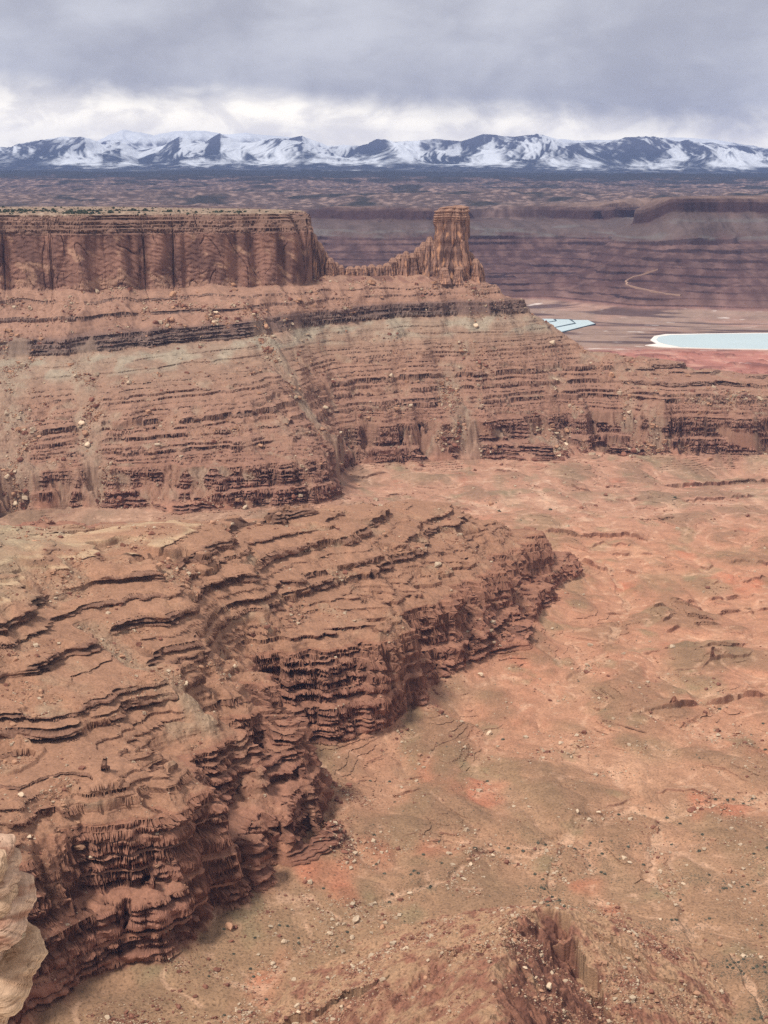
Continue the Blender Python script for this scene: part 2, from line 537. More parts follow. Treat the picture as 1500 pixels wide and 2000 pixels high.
def build_near():
    P = []; V = []
    for px, py, Y in CD:
        P.append(at_d(px, py, Y))
    for px, py, z in CZ:
        P.append(at_z(px, py, z))
    for px, Y, z in CW:
        P.append(((px - 750) / FPX * Y / CP * (CP * CP + (CAMZ - z) / Y * SP * CP), Y, z))
    P = np.array(P)
    z = P[:, 2]
    lo, hi = np.full(len(z), -300.0), np.full(len(z), 900.0)
    for _ in range(40):
        zz = (lo + hi) / 2
        up = zz + dip_of(P[:, 0], P[:, 1], zz) < z
        lo = np.where(up, zz, lo); hi = np.where(up, hi, zz)
    s = np.where(P[:, 0] / P[:, 1] < U_CAP, ST.inv(zz), ST2.inv(zz))
    uv = np.c_[P[:, 0] / P[:, 1], np.log(P[:, 1])]
    tps = TPS(uv, s, 2e-5)
    NU, NL, NR = 1240, 3000, 2300
    us = np.linspace(-0.345, 0.345, NU); ls = np.linspace(math.log(610), math.log(4700), NL)
    base = tps.grid(us, ls)
    Y = np.exp(ls)[None].astype(F) * np.ones((NU, 1), F)
    X = (us[:, None] * Y).astype(F)
    dl, du = ls[1] - ls[0], us[1] - us[0]
    def grads(a):
        gl = np.gradient(a, axis=1) / dl / Y
        gu = np.gradient(a, axis=0) / du / Y
        # world axes: d/du at fixed lnY is Y d/dX;  d/dlnY at fixed u is Y(d/dY + u d/dX)
        return gu, gl - us[:, None].astype(F) * gu
    gx, gy = grads(box(box(base, 8, 0), 14, 1))
    g = np.sqrt(gx * gx + gy * gy)
    gs = np.clip(g, 0.02, 0.75)
    # domain warp then ridges at falling scales: promontories, buttresses, flutes
    wx = X + 18 * perlin(X / 70, Y / 70, 91); wy = Y + 18 * perlin(X / 70, Y / 70, 92)
    rock = sstep(11, 17, base)
    capm = us[:, None] + 0.0022 * perlin(Y / 40, Y * 0, 95) < U_CAP
    far = sstep(2300, 2700, Y)
    near = 0.0 * Y
    finm = near * sstep(-60, 0, X - (Y - 1000) * 0.05)
    low = lerp(0.68, 0.85, far) * (1 - 0.6 * finm)
    e = low * (22 * ridged(wx / 210, wy / 210, 1, 1) + 15 * ridged(wx / 92, wy / 92, 1, 2)) + (1 - 0.3 * finm) * 8.5 * np.clip(2.8 * perlin(X / 47, Y / 47, 3), -1, 1)
    e2 = 5.5 * np.clip(3.2 * perlin(X / 23, Y / 23, 4), -1, 1) + 2.8 * np.clip(3.2 * perlin(X / 11.5, Y / 11.5, 5), -1, 1) + 1.5 * perlin(X / 5.2, Y / 5.2, 6)
    foot = sstep(ST.inv(12), ST.inv(18), base) * (1 - sstep(ST.inv(110), ST.inv(130), base))
    e2 = e2 * lerp(0.42, 1.0, foot) * (1 - 0.5 * finm)
    e = e * (1 - 0.4 * finm) + foot * (1 - finm) * (7 * ridged(wx / 58 + 9, wy / 58, 1, 7) + 6 * np.clip(3 * perlin(X / 36 + 9, Y / 36, 10), -1, 1)) * lerp(1.0, 0.6, far)
    e = e - 0.35 * (1 - foot) * 8.5 * np.clip(2.8 * perlin(X / 47, Y / 47, 3), -1, 1) * (1 - far)
    wing = sstep(ST.inv(372), ST.inv(390), base)
    e = e * lerp(1.0, 0.45, wing)
    e2 = e2 * lerp(1.0, 0.35 * sstep(0.1, 0.4, fbm(X / 160, Y / 160, 2, 96) + 0.35 * (1 - sstep(-560, -420, X))), wing)
    al = X + 0.35 * Y + 14 * perlin(X / 90, Y / 90, 97)
    crack = (1 - sstep(0.0, 0.05, np.abs(perlin(al / 75, Y / 300, 98)))) * 6 * sstep(-0.05, 0.2, perlin(al / 150, Y / 300, 100))
    s1 = base + gs * rock * (e + e2 - wing * crack + wing * (9 * (0.5 - 2 * np.abs(perlin(al / 110, Y / 200, 102))) + 6 * np.clip(4 * perlin(al / 48, Y / 200, 103), -1, 1)))
    s1 = s1 + gs * foot * far * rock * (24 * ridged(wx / 150 + 3, wy / 150, 1, 8) + 12 * ridged(wx / 64, wy / 64, 1, 9))
    # floor: low swells and rills
    fl = 1 - rock
    gul = np.abs(perlin(wx / 120, wy / 170, 22)) * 7 + np.abs(perlin(wx / 52 + 3, wy / 70, 23)) * 3.4 + np.abs(perlin(wx / 23, wy / 30, 24)) * 1.3
    s1 = s1 + fl * (4.0 * fbm(X / 190, Y / 190, 2, 21) + (gul - 3.2) * lerp(1.0, 0.75, far) * lerp(1.0, 1.6, sstep(1050, 1300, Y)) + 0.35 * perlin(X / 9, Y / 9, 27))
    # little escarpments on the floor
    sc_ = np.zeros_like(X)
    for pts, h, L in (
        ([(1060,1036),(1130,1042),(1200,1040),(1262,1046)], 8, 60), ([(1250,1396),(1300,1380),(1370,1364),(1450,1352),(1560,1338)], 8, 60),
        ([(1130,1106),(1190,1108),(1250,1112)], 5, 40), ([(1090,935),(1160,960),(1220,972),(1290,970)], 5, 60), ([(1300,938),(1380,930),(1440,920),(1540,918)], 9, 70),
        ([(700,888),(760,903),(850,922)], 6, 50), ([(660,930),(760,915)], 5, 40), ([(1270,1210),(1330,1195),(1400,1196)], 6, 35), ([(1360,1268),(1410,1258),(1460,1246)], 6, 35),
        ([(1370,1290),(1400,1278),(1440,1272)], 4, 30), ([(1225,1005),(1300,1013),(1380,1010)], 4, 40), ([(1290,1165),(1370,1160),(1480,1150)], 5, 40),
        ([(1130,1060),(1180,1052),(1240,1060)], 4, 40), ([(1280,1530),(1320,1526),(1400,1528)], 2.5, 25), ([(760,1528),(830,1530)], 3, 20), ([(770,1490),(835,1495)], 2.5, 20),
        ([(910,1650),(960,1640),(1030,1652)], 2.5, 14), ([(600,1882),(680,1862),(735,1830)], 2.5, 16), ([(1180,1560),(1240,1535)], 2, 20),
        ([(860,985),(930,990)], 4, 50), ([(1010,945),(1060,950)], 4, 40), ([(1360,1100),(1440,1095),(1560,1102)], 5, 50), ([(1450,1180),(1560,1172)], 5, 40), ([(1262,1180),(1320,1172),(1400,1180),(1450,1176)], 7, 16), ([(1275,1222),(1350,1215),(1410,1205)], 6, 16), ([(1370,1300),(1430,1280),(1470,1270)], 7, 14),
        ([(1300,1300),(1325,1290)], 5, 12), ([(1180,1190),(1215,1180)], 5, 14), ([(1240,1265),(1290,1262)], 4, 12), ([(1150,940),(1260,945)], 5, 30), ([(1330,975),(1480,968)], 5, 40), ([(1190,1075),(1290,1080),(1330,1085)], 5, 30), ([(1390,1130),(1540,1120)], 5, 30), ([(940,915),(1010,925)], 5, 30), ([(720,955),(800,948)], 4, 30)):
        q = np.array([at_z(a, b, 10) for a, b in pts])
        uq, lq = q[:, 0] / q[:, 1], np.log(q[:, 1])
        line = np.exp(np.interp(us, uq, lq))[:, None]
        wig = 16 * perlin(X / 55, Y * 0 + 3.3, 31) + 7 * ridged(X / 19, Y / 60, 1, 32)
        d = Y - line + wig
        end = (sstep(uq[0] - 0.004, uq[0] + 0.008, us) * (1 - sstep(uq[-1] - 0.008, uq[-1] + 0.004, us)))[:, None]
        m = (np.abs(d) < 400)
        sc_ = np.maximum(sc_, np.where(m, h * 1.15 * (sstep(-0.4, 0.05, perlin(X / 33, Y / 300, 34)) if h < 8 else sstep(-0.8, -0.3, perlin(X / 33, Y / 300, 34))) * end * sstep(0, 2.2, d) * np.exp(-np.clip(d, 0, 400) / L), 0).astype(F) * fl)
    s1 = s1 + 0.85 * sc_
    # talus tongues that bury the ledges
    tal = fbm(X / 130, Y / 130, 3, 41) + 0.55 * perlin(X / 34, Y / 34, 44)
    def tongue(pts, w):
        q = np.array([at_d(*p) for p in pts])
        t = np.zeros_like(X)
        for a, b in zip(q[:-1], q[1:]):
            dx, dy = b[0] - a[0], b[1] - a[1]
            f = np.clip(((X - a[0]) * dx + (Y - a[1]) * dy) / (dx * dx + dy * dy), 0, 1)
            dd = np.hypot(X - a[0] - f * dx, Y - a[1] - f * dy)
            t = np.maximum(t, 1 - sstep(w * 0.4, w * 1.3, dd + w * 0.9 * tal))
        return t
    tg = tongue([(500,630,3180),(560,720,3080),(630,830,2960),(700,905,2850)], 26)
    tg = np.maximum(tg, tongue([(165,690,3030),(180,850,2735),(175,960,2580)], 24))
    tg = np.maximum(tg, tongue([(20,690,3030),(20,850,2730),(30,960,2540)], 42))
    tg = np.maximum(tg, tongue([(880,640,3270),(920,740,3140),(1000,830,3050),(1060,880,2990)], 30))
    tg = np.maximum(tg, tongue([(180,1215,1340),(290,1330,1280),(400,1430,1230)], 14))
    mt = np.clip(sstep(0.12, 0.55, tal) * lerp(0.6, 0.85, far), 0, 1)
    mt = np.maximum(mt, tg)
    mt = mt * (1 - wing)
    fgate = finm
    mt = np.maximum(mt, fgate)
    finm_g = finm
    # adaptive rows
    fh, fst = fin_height(X, Y)
    zd = cap_top(np.where(capm | (finm > 0.5), lerp(ST.T(s1), np.interp(s1, SM_S, SM_Z), np.maximum(mt * 0.9, finm)), ST2.T(s1)))
    zd = zd + dip_of(X, Y, zd)
    zd = np.maximum(zd, fh)
    L = adaptive(us, ls, zd, NR, 44); NR = L.shape[1]
    # put a row exactly on every lip and foot of a bed, so that ledges stay crisp
    sv = resample(s1, ls, L)
    bi = np.searchsorted(ST.s, sv)
    lo_ = np.minimum(bi[:, 1:], bi[:, :-1])
    tt_ = (ST.s[np.clip(lo_, 0, len(ST.s) - 1)] - sv[:, :-1]) / np.where(bi[:, 1:] != bi[:, :-1], sv[:, 1:] - sv[:, :-1], 1)
    cr_ = (bi[:, 1:] != bi[:, :-1])
    Lc_ = L[:, :-1] + np.diff(L, axis=1) * np.clip(tt_, 0, 1)
    L2 = L.copy()
    a_ = cr_ & (tt_ >= 0.5); L2[:, 1:][a_] = Lc_[a_]
    a_ = cr_ & (tt_ < 0.5); L2[:, :-1][a_] = Lc_[a_]
    L = np.maximum.accumulate(L2, axis=1)
    s = resample(s1, ls, L); mt = resample(mt, ls, L); tg = resample(tg.astype(F), ls, L)
    gx = resample(gx, ls, L); gy = resample(gy, ls, L); gl = np.sqrt(gx * gx + gy * gy) + 1e-5
    base = resample(base, ls, L); gulv = resample(gul.astype(F), ls, L)
    gl1 = resample(np.abs(perlin(wx / 120, wy / 170, 22)), ls, L); gl2 = resample(np.abs(perlin(wx / 52 + 3, wy / 70, 23)), ls, L)
    Y = np.exp(L).astype(F); X = (us[:, None] * Y).astype(F)
    capm = resample(capm.astype(F), ls, L) > 0.5
    # each bed comes and goes along the slope
    t1 = ST.T(s)
    gap = sstep(0.34, 0.52, perlin(X / 75 + t1 / 13, Y / 75 - t1 / 19, 47) + 0.4 * perlin(X / 24, Y / 24, 48)) * sstep(98, 106, t1) * (1 - sstep(255, 262, t1))
    mt = np.maximum(mt, gap * 0.9)
    fgap = sstep(-0.12, 0.12, perlin(X / 120 + 5, Y / 160, 63) + 0.5 * perlin(X / 40, Y / 40, 64) + 0.5 * (1 - sstep(1150, 1500, Y))) * (t1 < 16)
    mt = np.maximum(mt, fgap * 1.0)
    mt = np.maximum(mt, 0.9 * sstep(0.1, 0.3, perlin(X / 110 + t1 / 70, Y / 110 - t1 / 60, 68) + 0.5 * perlin(X / 36, Y / 36, 69)) * (t1 > 14) * (t1 < 99.5) * sstep(2300, 2500, Y))
    finv = resample(finm.astype(F), ls, L)
    mt = np.maximum(mt, finv)
    t1 = lerp(t1, np.interp(s, SM_S, SM_Z).astype(F), np.maximum(mt * 0.95, finv))
    zs = cap_top(np.where(capm | (t1 < 384), t1, ST2.T(s))).astype(F)
    kk = np.where(capm, ST.k(s), ST2.k(s)) * (1 - mt * 0.9)
    z = zs + dip_of(X, Y, zs)
    steep = sstep(2.5, 6, kk)
    rockv = sstep(12, 18, base)
    # beds: hard ones stand out, soft ones are cut back
    bed = perlin(zs / 4.6, X / 160 + Y / 230, 51) + 0.75 * perlin(zs / 2.0, X / 60, 52)
    bed = np.clip(bed * 3.2, -1, 1)
    wingv = sstep(386, 392, zs) * (1 - sstep(500, 510, zs))
    amp = (3.6 * steep + 0.6 * rockv) * (1 - mt) * (1 - 0.97 * wingv)
    jit = 2.0 * np.clip(perlin(X / 13 + zs / 40, zs / 8 + Y / 13, 53) * 3, -1, 1) * steep * sstep(5, 9, kk)
    off = (bed * amp + jit * (1 - 0.5 * wingv)).astype(F)
    # curved fractures and spalled slabs on the high wall
    ax_ = X + 0.3 * Y
    arch = np.abs(perlin(ax_ / 44 + zs / 150, zs / 95 + 3, 56)); arch2 = np.abs(perlin(ax_ / 21 - zs / 60, zs / 60, 57))
    slab_ = np.clip(perlin(ax_ / 40, zs / 110, 58) * 6, -1, 1) * 2.4
    wfull = sstep(386, 392, zs) * (1 - sstep(503, 510, zs)) * capm
    off = off + wfull * (slab_ - 4.5 * (1 - sstep(0.0, 0.05, arch)) * sstep(-0.1, 0.15, perlin(ax_ / 90, zs / 90, 59)) - 2.5 * (1 - sstep(0, 0.05, arch2)) * (1 - sstep(400, 470, zs)))
    fh, fst = fin_height(X, Y)
    isfin = fh > z - 0.3
    z = np.maximum(z, fh)
    off = off * ~isfin
    off = np.where(np.isfinite(off), off, 0).astype(F)
    dirx, diry = -gx / gl, -gy / gl
    tal_rough = rockv * (1 - steep) * (0.9 * perlin(X / 6, Y / 6, 61) + 0.7 * perlin(X / 2.7, Y / 2.7, 62)) * lerp(0.25, 1.1, np.clip(mt * 1.2 - gap * 0.7, 0, 1))
    z = z + tal_rough
    Vx = X + dirx * off; Vy = Y + diry * off
    V = np.stack([Vx, Vy, z], -1).reshape(-1, 3)
    # ---------------- colour of the rock and soil
    def cc(*a): return srgb(*a)[None, None]
    n1 = fbm(X / 60, Y / 60, 3, 71); n2 = fbm(X / 14, Y / 14, 3, 75); n3 = perlin(zs / 2.2, X / 140, 78); n4 = fbm(X / 300, Y / 300, 2, 79)
    zc = zs + 5 * n1 + 1.5 * n2
    keys = [(-50,(172,118,94)),(15,(170,116,92)),(36,(152,107,87)),(60,(148,105,86)),(90,(148,106,87)),(97,(146,103,83)),(150,(150,108,88)),(190,(152,110,89)),
            (235,(152,112,91)),(262,(150,114,93)),(284,(150,117,96)),(308,(151,124,104)),(320,(148,115,95)),(328,(118,92,82)),(350,(118,90,80)),(356,(152,112,92)),(386,(158,117,96)),
            (392,(150,104,84)),(440,(142,98,82)),(500,(140,98,82)),(512,(150,110,90)),(545,(160,122,100)),(552,(170,140,116)),(700,(160,136,112))]
    kz = [a for a, _ in keys]; kc = np.array([srgb(*b) for _, b in keys])
    col = np.stack([np.interp(zc, kz, kc[:, i]) for i in range(3)], -1)
    dust = ((zs > 99) & (zs < 262) & (Y < 2250))[..., None] * (1 - steep)[..., None]
    col = lerp(col, cc(158,120,96), dust * 0.55)
    # ledge rock is darker and redder than the soil on the benches
    ledge = (steep * (1 - sstep(386, 392, zs)))[..., None]
    lc = np.stack([np.interp(zs, [0,60,95,120,260,330,350], c) for c in np.array([srgb(130,90,75),srgb(130,90,75),srgb(130,91,75),srgb(120,88,73),srgb(122,92,77),srgb(104,84,75),srgb(104,82,74)]).T], -1)
    col = lerp(col, lc * (1 + 0.16 * n3 + 0.30 * bed)[..., None], ledge * 0.9)
    gp = sstep(268, 288, zs) * (1 - sstep(316, 324, zs)) * sstep(0.0, 0.35, fbm(X / 70, zs / 40 + Y / 200, 3, 91) + 0.08)
    col = lerp(col, cc(160,150,130), (gp * 0.55)[..., None])
    pale = (np.exp(-((zs + 3 * n1 - 211) / 1.6) ** 2) + 0.8 * np.exp(-((zs + 3 * n1 - 221) / 1.5) ** 2)) * (Y < 1900) * (1 - steep)
    col = lerp(col, cc(196,170,138), (np.clip(pale, 0, 1) * 0.6)[..., None])
    # wall varnish on the high cliff: dark skins and fresh orange scars
    wv = sstep(384, 394, zs)[..., None]
    along = X + 0.3 * Y
    varn = fbm(along / 50 + 0.5 * n1, zs / 120, 5, 81)
    scar = sstep(0.2, 0.34, fbm(along / 40 + zs / 60, zs / 30, 5, 85) + 0.26 * (1 - sstep(390, 440, zs)) - 0.1 * sstep(450, 500, zs))
    wc = lerp(cc(104,72,63), cc(140,98,82), sstep(-0.3, 0.35, varn)[..., None])
    wc = lerp(wc, cc(172,130,105), (scar * 0.6)[..., None])
    wc = lerp(wc, cc(124,92,78) * (1 + 0.3 * n3[..., None]), sstep(500, 512, zs)[..., None])
    wc = lerp(wc, lerp(cc(134,108,88), cc(176,152,130), sstep(0.05, 0.3, n2)[..., None]), (sstep(545, 549, zs))[..., None])
    col = lerp(col, wc, wv)
    # talus: mixed colours, greyer where it comes from the grey slope
    tc = lerp(cc(158,116,92), cc(150,130,108), sstep(-0.2, 0.4, n1 + 0.5 * n2)[..., None])
    col = lerp(col, tc, (mt * rockv * (1 - sstep(270, 300, zs)) * 0.6)[..., None])
    col = lerp(col, cc(148,128,108), (tg * 0.35)[..., None])
    # grey slopes by the left edge of the near bench
    grey = (1 - sstep(-430, -330, X + 60 * n1)) * sstep(1150, 1250, Y) * (1 - sstep(1700, 1900, Y)) * sstep(150, 190, zs)
    col = lerp(col, cc(158,146,122), (grey * 0.55)[..., None])
    # floor soils
    fl = (1 - sstep(12, 22, zs + 3 * n2))[..., None]
    nearf = (1 - sstep(1050, 1750, Y + 120 * n1 + 150 * n4))[..., None]
    red = cc(174,124,99); tan = cc(150,118,92)
    fc = lerp(red, tan, np.clip(nearf * 0.85 + 0.9 * sstep(0.05, 0.4, fbm(X / 110, Y / 190, 3, 101))[..., None], 0, 1))
    fc = lerp(fc, cc(182,112,86), (sstep(0.28, 0.5, fbm(X / 120, Y / 160, 3, 105)) * 0.75)[..., None])
    fc = lerp(fc, cc(206,160,130), (sstep(0.25, 0.5, fbm(X / 100 + 7, Y / 260, 4, 108)) * 0.6 * sstep(1250, 1500, Y))[..., None])
    fc = lerp(fc, cc(134,120,92), (sstep(0.18, 0.42, fbm(X / 70 + 3, Y / 90, 4, 112)) * 0.55)[..., None])
    vein = 1 - np.abs(perlin(X / 46 + 1.6 * n1, Y / 80 + 1.5 * n2, 115)) * 16
    vein = np.clip(vein, 0, 1) * sstep(0.2, 0.4, perlin(X / 90, Y / 120, 117)) * sstep(0.0, 0.3, n2) * sstep(1300, 1500, Y)
    fc = lerp(fc, cc(222,192,166), (vein * 0.7)[..., None])
    fc = lerp(fc, cc(150,117,96), ((1 - sstep(-260, -60, X + 120 * n1)) * sstep(2150, 2350, Y) * 0.85)[..., None])
    bank = np.zeros_like(z)
    bank[:, 1:] = np.diff(z, axis=1) / np.maximum(np.diff(Y, axis=1), 0.05)
    bank = sstep(0.35, 0.9, np.abs(bank))[..., None]
    fc = lerp(fc, cc(120,80,66) * (1 + 0.3 * n2[..., None]), bank * 0.8)
    hump = (gulv - 3.2)[..., None] / 4
    fc = lerp(fc, cc(182,138,112), np.clip(-hump, 0, 0.35) * sstep(1000, 1400, Y)[..., None])
    fc = lerp(fc, cc(132,104,82), np.clip(hump * 1.3, 0, 0.6))
    line = np.maximum(1 - sstep(0.02, 0.07, gl1), 0.8 * (1 - sstep(0.03, 0.10, gl2)) * sstep(-0.2, 0.2, n1))
    fc = lerp(fc, cc(198,158,132), (line * sstep(-0.1, 0.4, n2 + n1) * 0.5)[..., None])
    col = lerp(col, fc, fl)
    # washes
    wd = np.full(X.shape, 1e3, F)
    fz = fl[..., 0] > 0.02
    Xf, Yf = X[fz], Y[fz]
    nf = perlin(Xf / 22, Yf / 22, 121) * 5
    dmin = np.full(Xf.shape, 1e3, F)
    for pts, w in WASHES:
        q = np.array([at_z(a, b, 2) for a, b in pts])
        for a, b in zip(q[:-1], q[1:]):
            dx, dy = b[0] - a[0], b[1] - a[1]
            f = np.clip(((Xf - a[0]) * dx + (Yf - a[1]) * dy) / (dx * dx + dy * dy), 0, 1)
            dmin = np.minimum(dmin, np.abs(np.hypot(Xf - a[0] - f * dx, Yf - a[1] - f * dy) + nf * min(1, w / 6)) / w)
    wd[fz] = dmin
    wash = 1 - sstep(0.55, 1.15, wd)
    wash = wash * sstep(-0.5, 0.3, n1 + n2)
    col = lerp(col, cc(188,150,124), (wash * 0.7)[..., None])
    V[:, 2] -= (2.8 * (1 - sstep(0.45, 1.5, wd)) * sstep(-0.9, -0.3, n1 + n2)).ravel() * fl.ravel()
    # the fin: tan soil on its gentle flanks, dark red broken rock where it falls steeply
    fcol = lerp(cc(170,134,106), cc(134,92,75), sstep(0.52, 0.82, fst + 0.5 * n2 + 0.3 * n1)[..., None]) * (1 + 0.2 * n2[..., None])
    fcol = lerp(fcol, cc(98,64,54), sstep(0.85, 1.1, fst + 0.5 * n2 + 0.3 * perlin(X / 12, Y / 12, 181))[..., None] * 0.85)
    col = np.where(isfin[..., None], fcol, col)
    # plain scatter of tint
    col = col * (1 + 0.10 * n1 + 0.14 * n2 + 0.13 * perlin(X / 3.1, Y / 3.1, 131) + 0.10 * perlin(X / 1.6, Y / 1.6, 132) * (Y < 1800) - 0.35 * sstep(0.30, 0.42, perlin(X / 2.4, Y / 2.4, 133) + 0.4 * n2) * (zs < 14) * (Y < 2000) * np.clip(1.7 - Y / 1400, 0.15, 1))[..., None]
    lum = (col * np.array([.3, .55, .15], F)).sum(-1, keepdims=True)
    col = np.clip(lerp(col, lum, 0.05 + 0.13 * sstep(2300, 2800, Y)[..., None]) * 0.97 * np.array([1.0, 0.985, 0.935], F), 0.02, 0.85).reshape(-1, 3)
    Q = grid_quads(NU, NR)
    # split into the floor, the mesa, the spur and the fin
    c = Q[:, 0]
    bz = base.ravel()[c]; yy = Y.ravel()[c]; xx = X.ravel()[c]
    floor = bz < 14
    mesa = (~floor) & (yy > 2250 + 0.0 * xx) & ~((xx < -150) & (yy < 2480) & (bz < 40))
    ff = isfin.ravel()[c]
    floor = floor & ~ff
    fin = ff & ~mesa
    spur = (~floor) & ~mesa & ~fin
    for nm, sel, lb in (('canyon_floor', floor, 'red and tan canyon floor cut by pale dry washes'),
                        ('mesa', mesa, 'layered red mesa with a flat top, sheer upper cliff and stepped slopes'),
                        ('spur', spur, 'terraced red spur with dark layered cliffs along its foot'),
                        ('rock_fin', fin, 'short steep rock fin rising from the floor nearest the viewer')):
        o = sub_mesh(nm, V, Q, sel, M_NEAR, col)
        tag(o, lb, kind='structure')
    dat = dict(V=V.reshape(NU, NR, 3), mt=mt, tg=tg, rock=rockv, zs=zs, steep=steep, wd=wd, base=np.where(isfin, 60, base), X=X, Y=Y)
    return dat


WASHES = [
 ([(1500,1545),(1400,1560),(1300,1585),(1225,1570),(1190,1600),(1100,1620),(1060,1650)], 7),
 ([(1300,1585),(1280,1640),(1270,1700),(1330,1760),(1360,1830)], 5),
 ([(1060,1650),(1040,1665),(960,1650),(905,1690),(880,1720),(780,1745),(700,1775)], 4),
 ([(1225,1570),(1130,1600),(1075,1700),(1080,1750)], 4),
 ([(1350,1840),(1430,1860),(1470,1930),(1500,2000)], 3),
 ([(1100,1330),(1180,1280),(1230,1180),(1190,1110),(1080,1070)], 6),
 ([(1240,1395),(1340,1420),(1500,1330)], 4),
 ([(1040,955),(1100,1000),(1180,1010),(1080,1035)], 10),
 ([(700,1000),(850,960),(1000,1000),(1150,990)], 9)]

print('setup', time.time() - T0)
NEAR = build_near()
print('near', time.time() - T0)

# ------------------------------------------------------------------ rock tower and its broken fin
def column_mesh(cx, cy, z0, z1, prof, seed, nth=140, nz=120, depth=1.0, amp=1.0, flat=0.0):
    """an upright rock: prof(t) gives (left, right) extents in metres from cx for t = 0 (foot) .. 1 (top)"""
    th = np.linspace(0, 2 * np.pi, nth, endpoint=False)
    t = np.linspace(0, 1, nz)
    TH, TT = np.meshgrid(th, t, indexing='ij')
    lr = np.array([prof(a) for a in t])
    Lx, Rx = lr[:, 0][None], lr[:, 1][None]
    c, s = np.cos(TH), np.sin(TH)
    # flat fracture faces: the section is cut by upright planes that step in and out with height
    rg = np.random.default_rng(seed)
    q = np.full(TH.shape, 9.0)
    angs = np.r_[0, np.pi, np.sort(rg.uniform(0, 2 * np.pi, 9))]
    for m_, a_ in enumerate(angs):
        dd = (1.0 if m_ < 2 else rg.uniform(0.84, 1.02)) + 0.07 * np.clip(3 * perlin(t * 3.2 + m_ * 7.3, t * 0 + seed * 0.37, seed + 40), -1, 1) + 0.03 * np.clip(3 * perlin(t * 9 + m_ * 3.1, t * 0 + seed * 0.71, seed + 41), -1, 1)
        cs = np.cos(TH - a_)
        q = np.minimum(q, np.where(cs > 0.12, dd[None] / np.maximum(cs, 0.12), 9.0))
    q = np.minimum(q, 1.22)
    half = (Rx + Lx) / 2
    mid = (Rx - Lx) / 2
    Z = z0 + (z1 - z0) * TT
    arc = TH / (2 * np.pi) * 16
    per = lambda sc, zz, sd: perlin(np.cos(TH) * sc + 7, np.sin(TH) * sc + zz, sd)
    fl = 0.02 * np.clip(4 * per(1.6, Z / 70, seed + 21), -1, 1) + 0.05 * np.clip(5 * per(3.4, Z / 45, seed + 22), -1, 1) + 0.02 * (0.6 - 2.4 * np.abs(per(2.2, Z / 90, seed))) + 0.03 * (0.6 - 2 * np.abs(per(5.0, Z / 60, seed + 1))) - 0.09 * (1 - sstep(0, 0.05, np.abs(per(1.9, Z / 120, seed + 31)))) + 0.035 * per(11, Z / 50, seed + 2) + 0.02 * per(24, Z / 12, seed + 3)
    bedz = 0.05 * np.clip(perlin(Z / 4.5, TH * 0 + seed, seed + 5) * 2.5, -1, 1) * sstep(0.74, 0.82, TT)
    r = q * half * (1 + amp * fl + bedz)
    top = np.sqrt(np.clip(1 - ((TT - 0.97) / 0.03).clip(0, 1) ** 2, 0.0, 1))
    r = r * top
    Xc = cx + mid + r * c
    Yc = cy + r * s * depth
    Zc = Z + 0.012 * (z1 - z0) * perlin(np.cos(TH) * 1.5 + seed, np.sin(TH) * 1.5, seed + 8) * sstep(0.6, 1, TT)
    V = np.stack([Xc, Yc, Zc], -1).reshape(-1, 3)
    i = np.arange(nth)[:, None] * nz + np.arange(nz - 1)[None]
    j = ((np.arange(nth) + 1) % nth)[:, None] * nz + np.arange(nz - 1)[None]
    Q = np.stack([i, j, j + 1, i + 1], -1).reshape(-1, 4)
    varn = per(3.0, Z / 90, seed + 11); sc = per(6.0, Z / 26, seed + 12)
    col = lerp(srgb(108, 82, 72), srgb(148, 112, 94), sstep(-0.3, 0.4, varn)[..., None])
    col = lerp(col, srgb(192, 142, 108), (sstep(0.12, 0.4, sc - 0.3 * TT) * 0.7)[..., None])
    col = lerp(col, srgb(150, 116, 98), (sstep(0.78, 0.86, TT) * 0.8)[..., None])
    col = col * (1 + 0.25 * per(9, Z / 6, seed + 13))[..., None] * 0.92
    return V, Q, col.reshape(-1, 3)


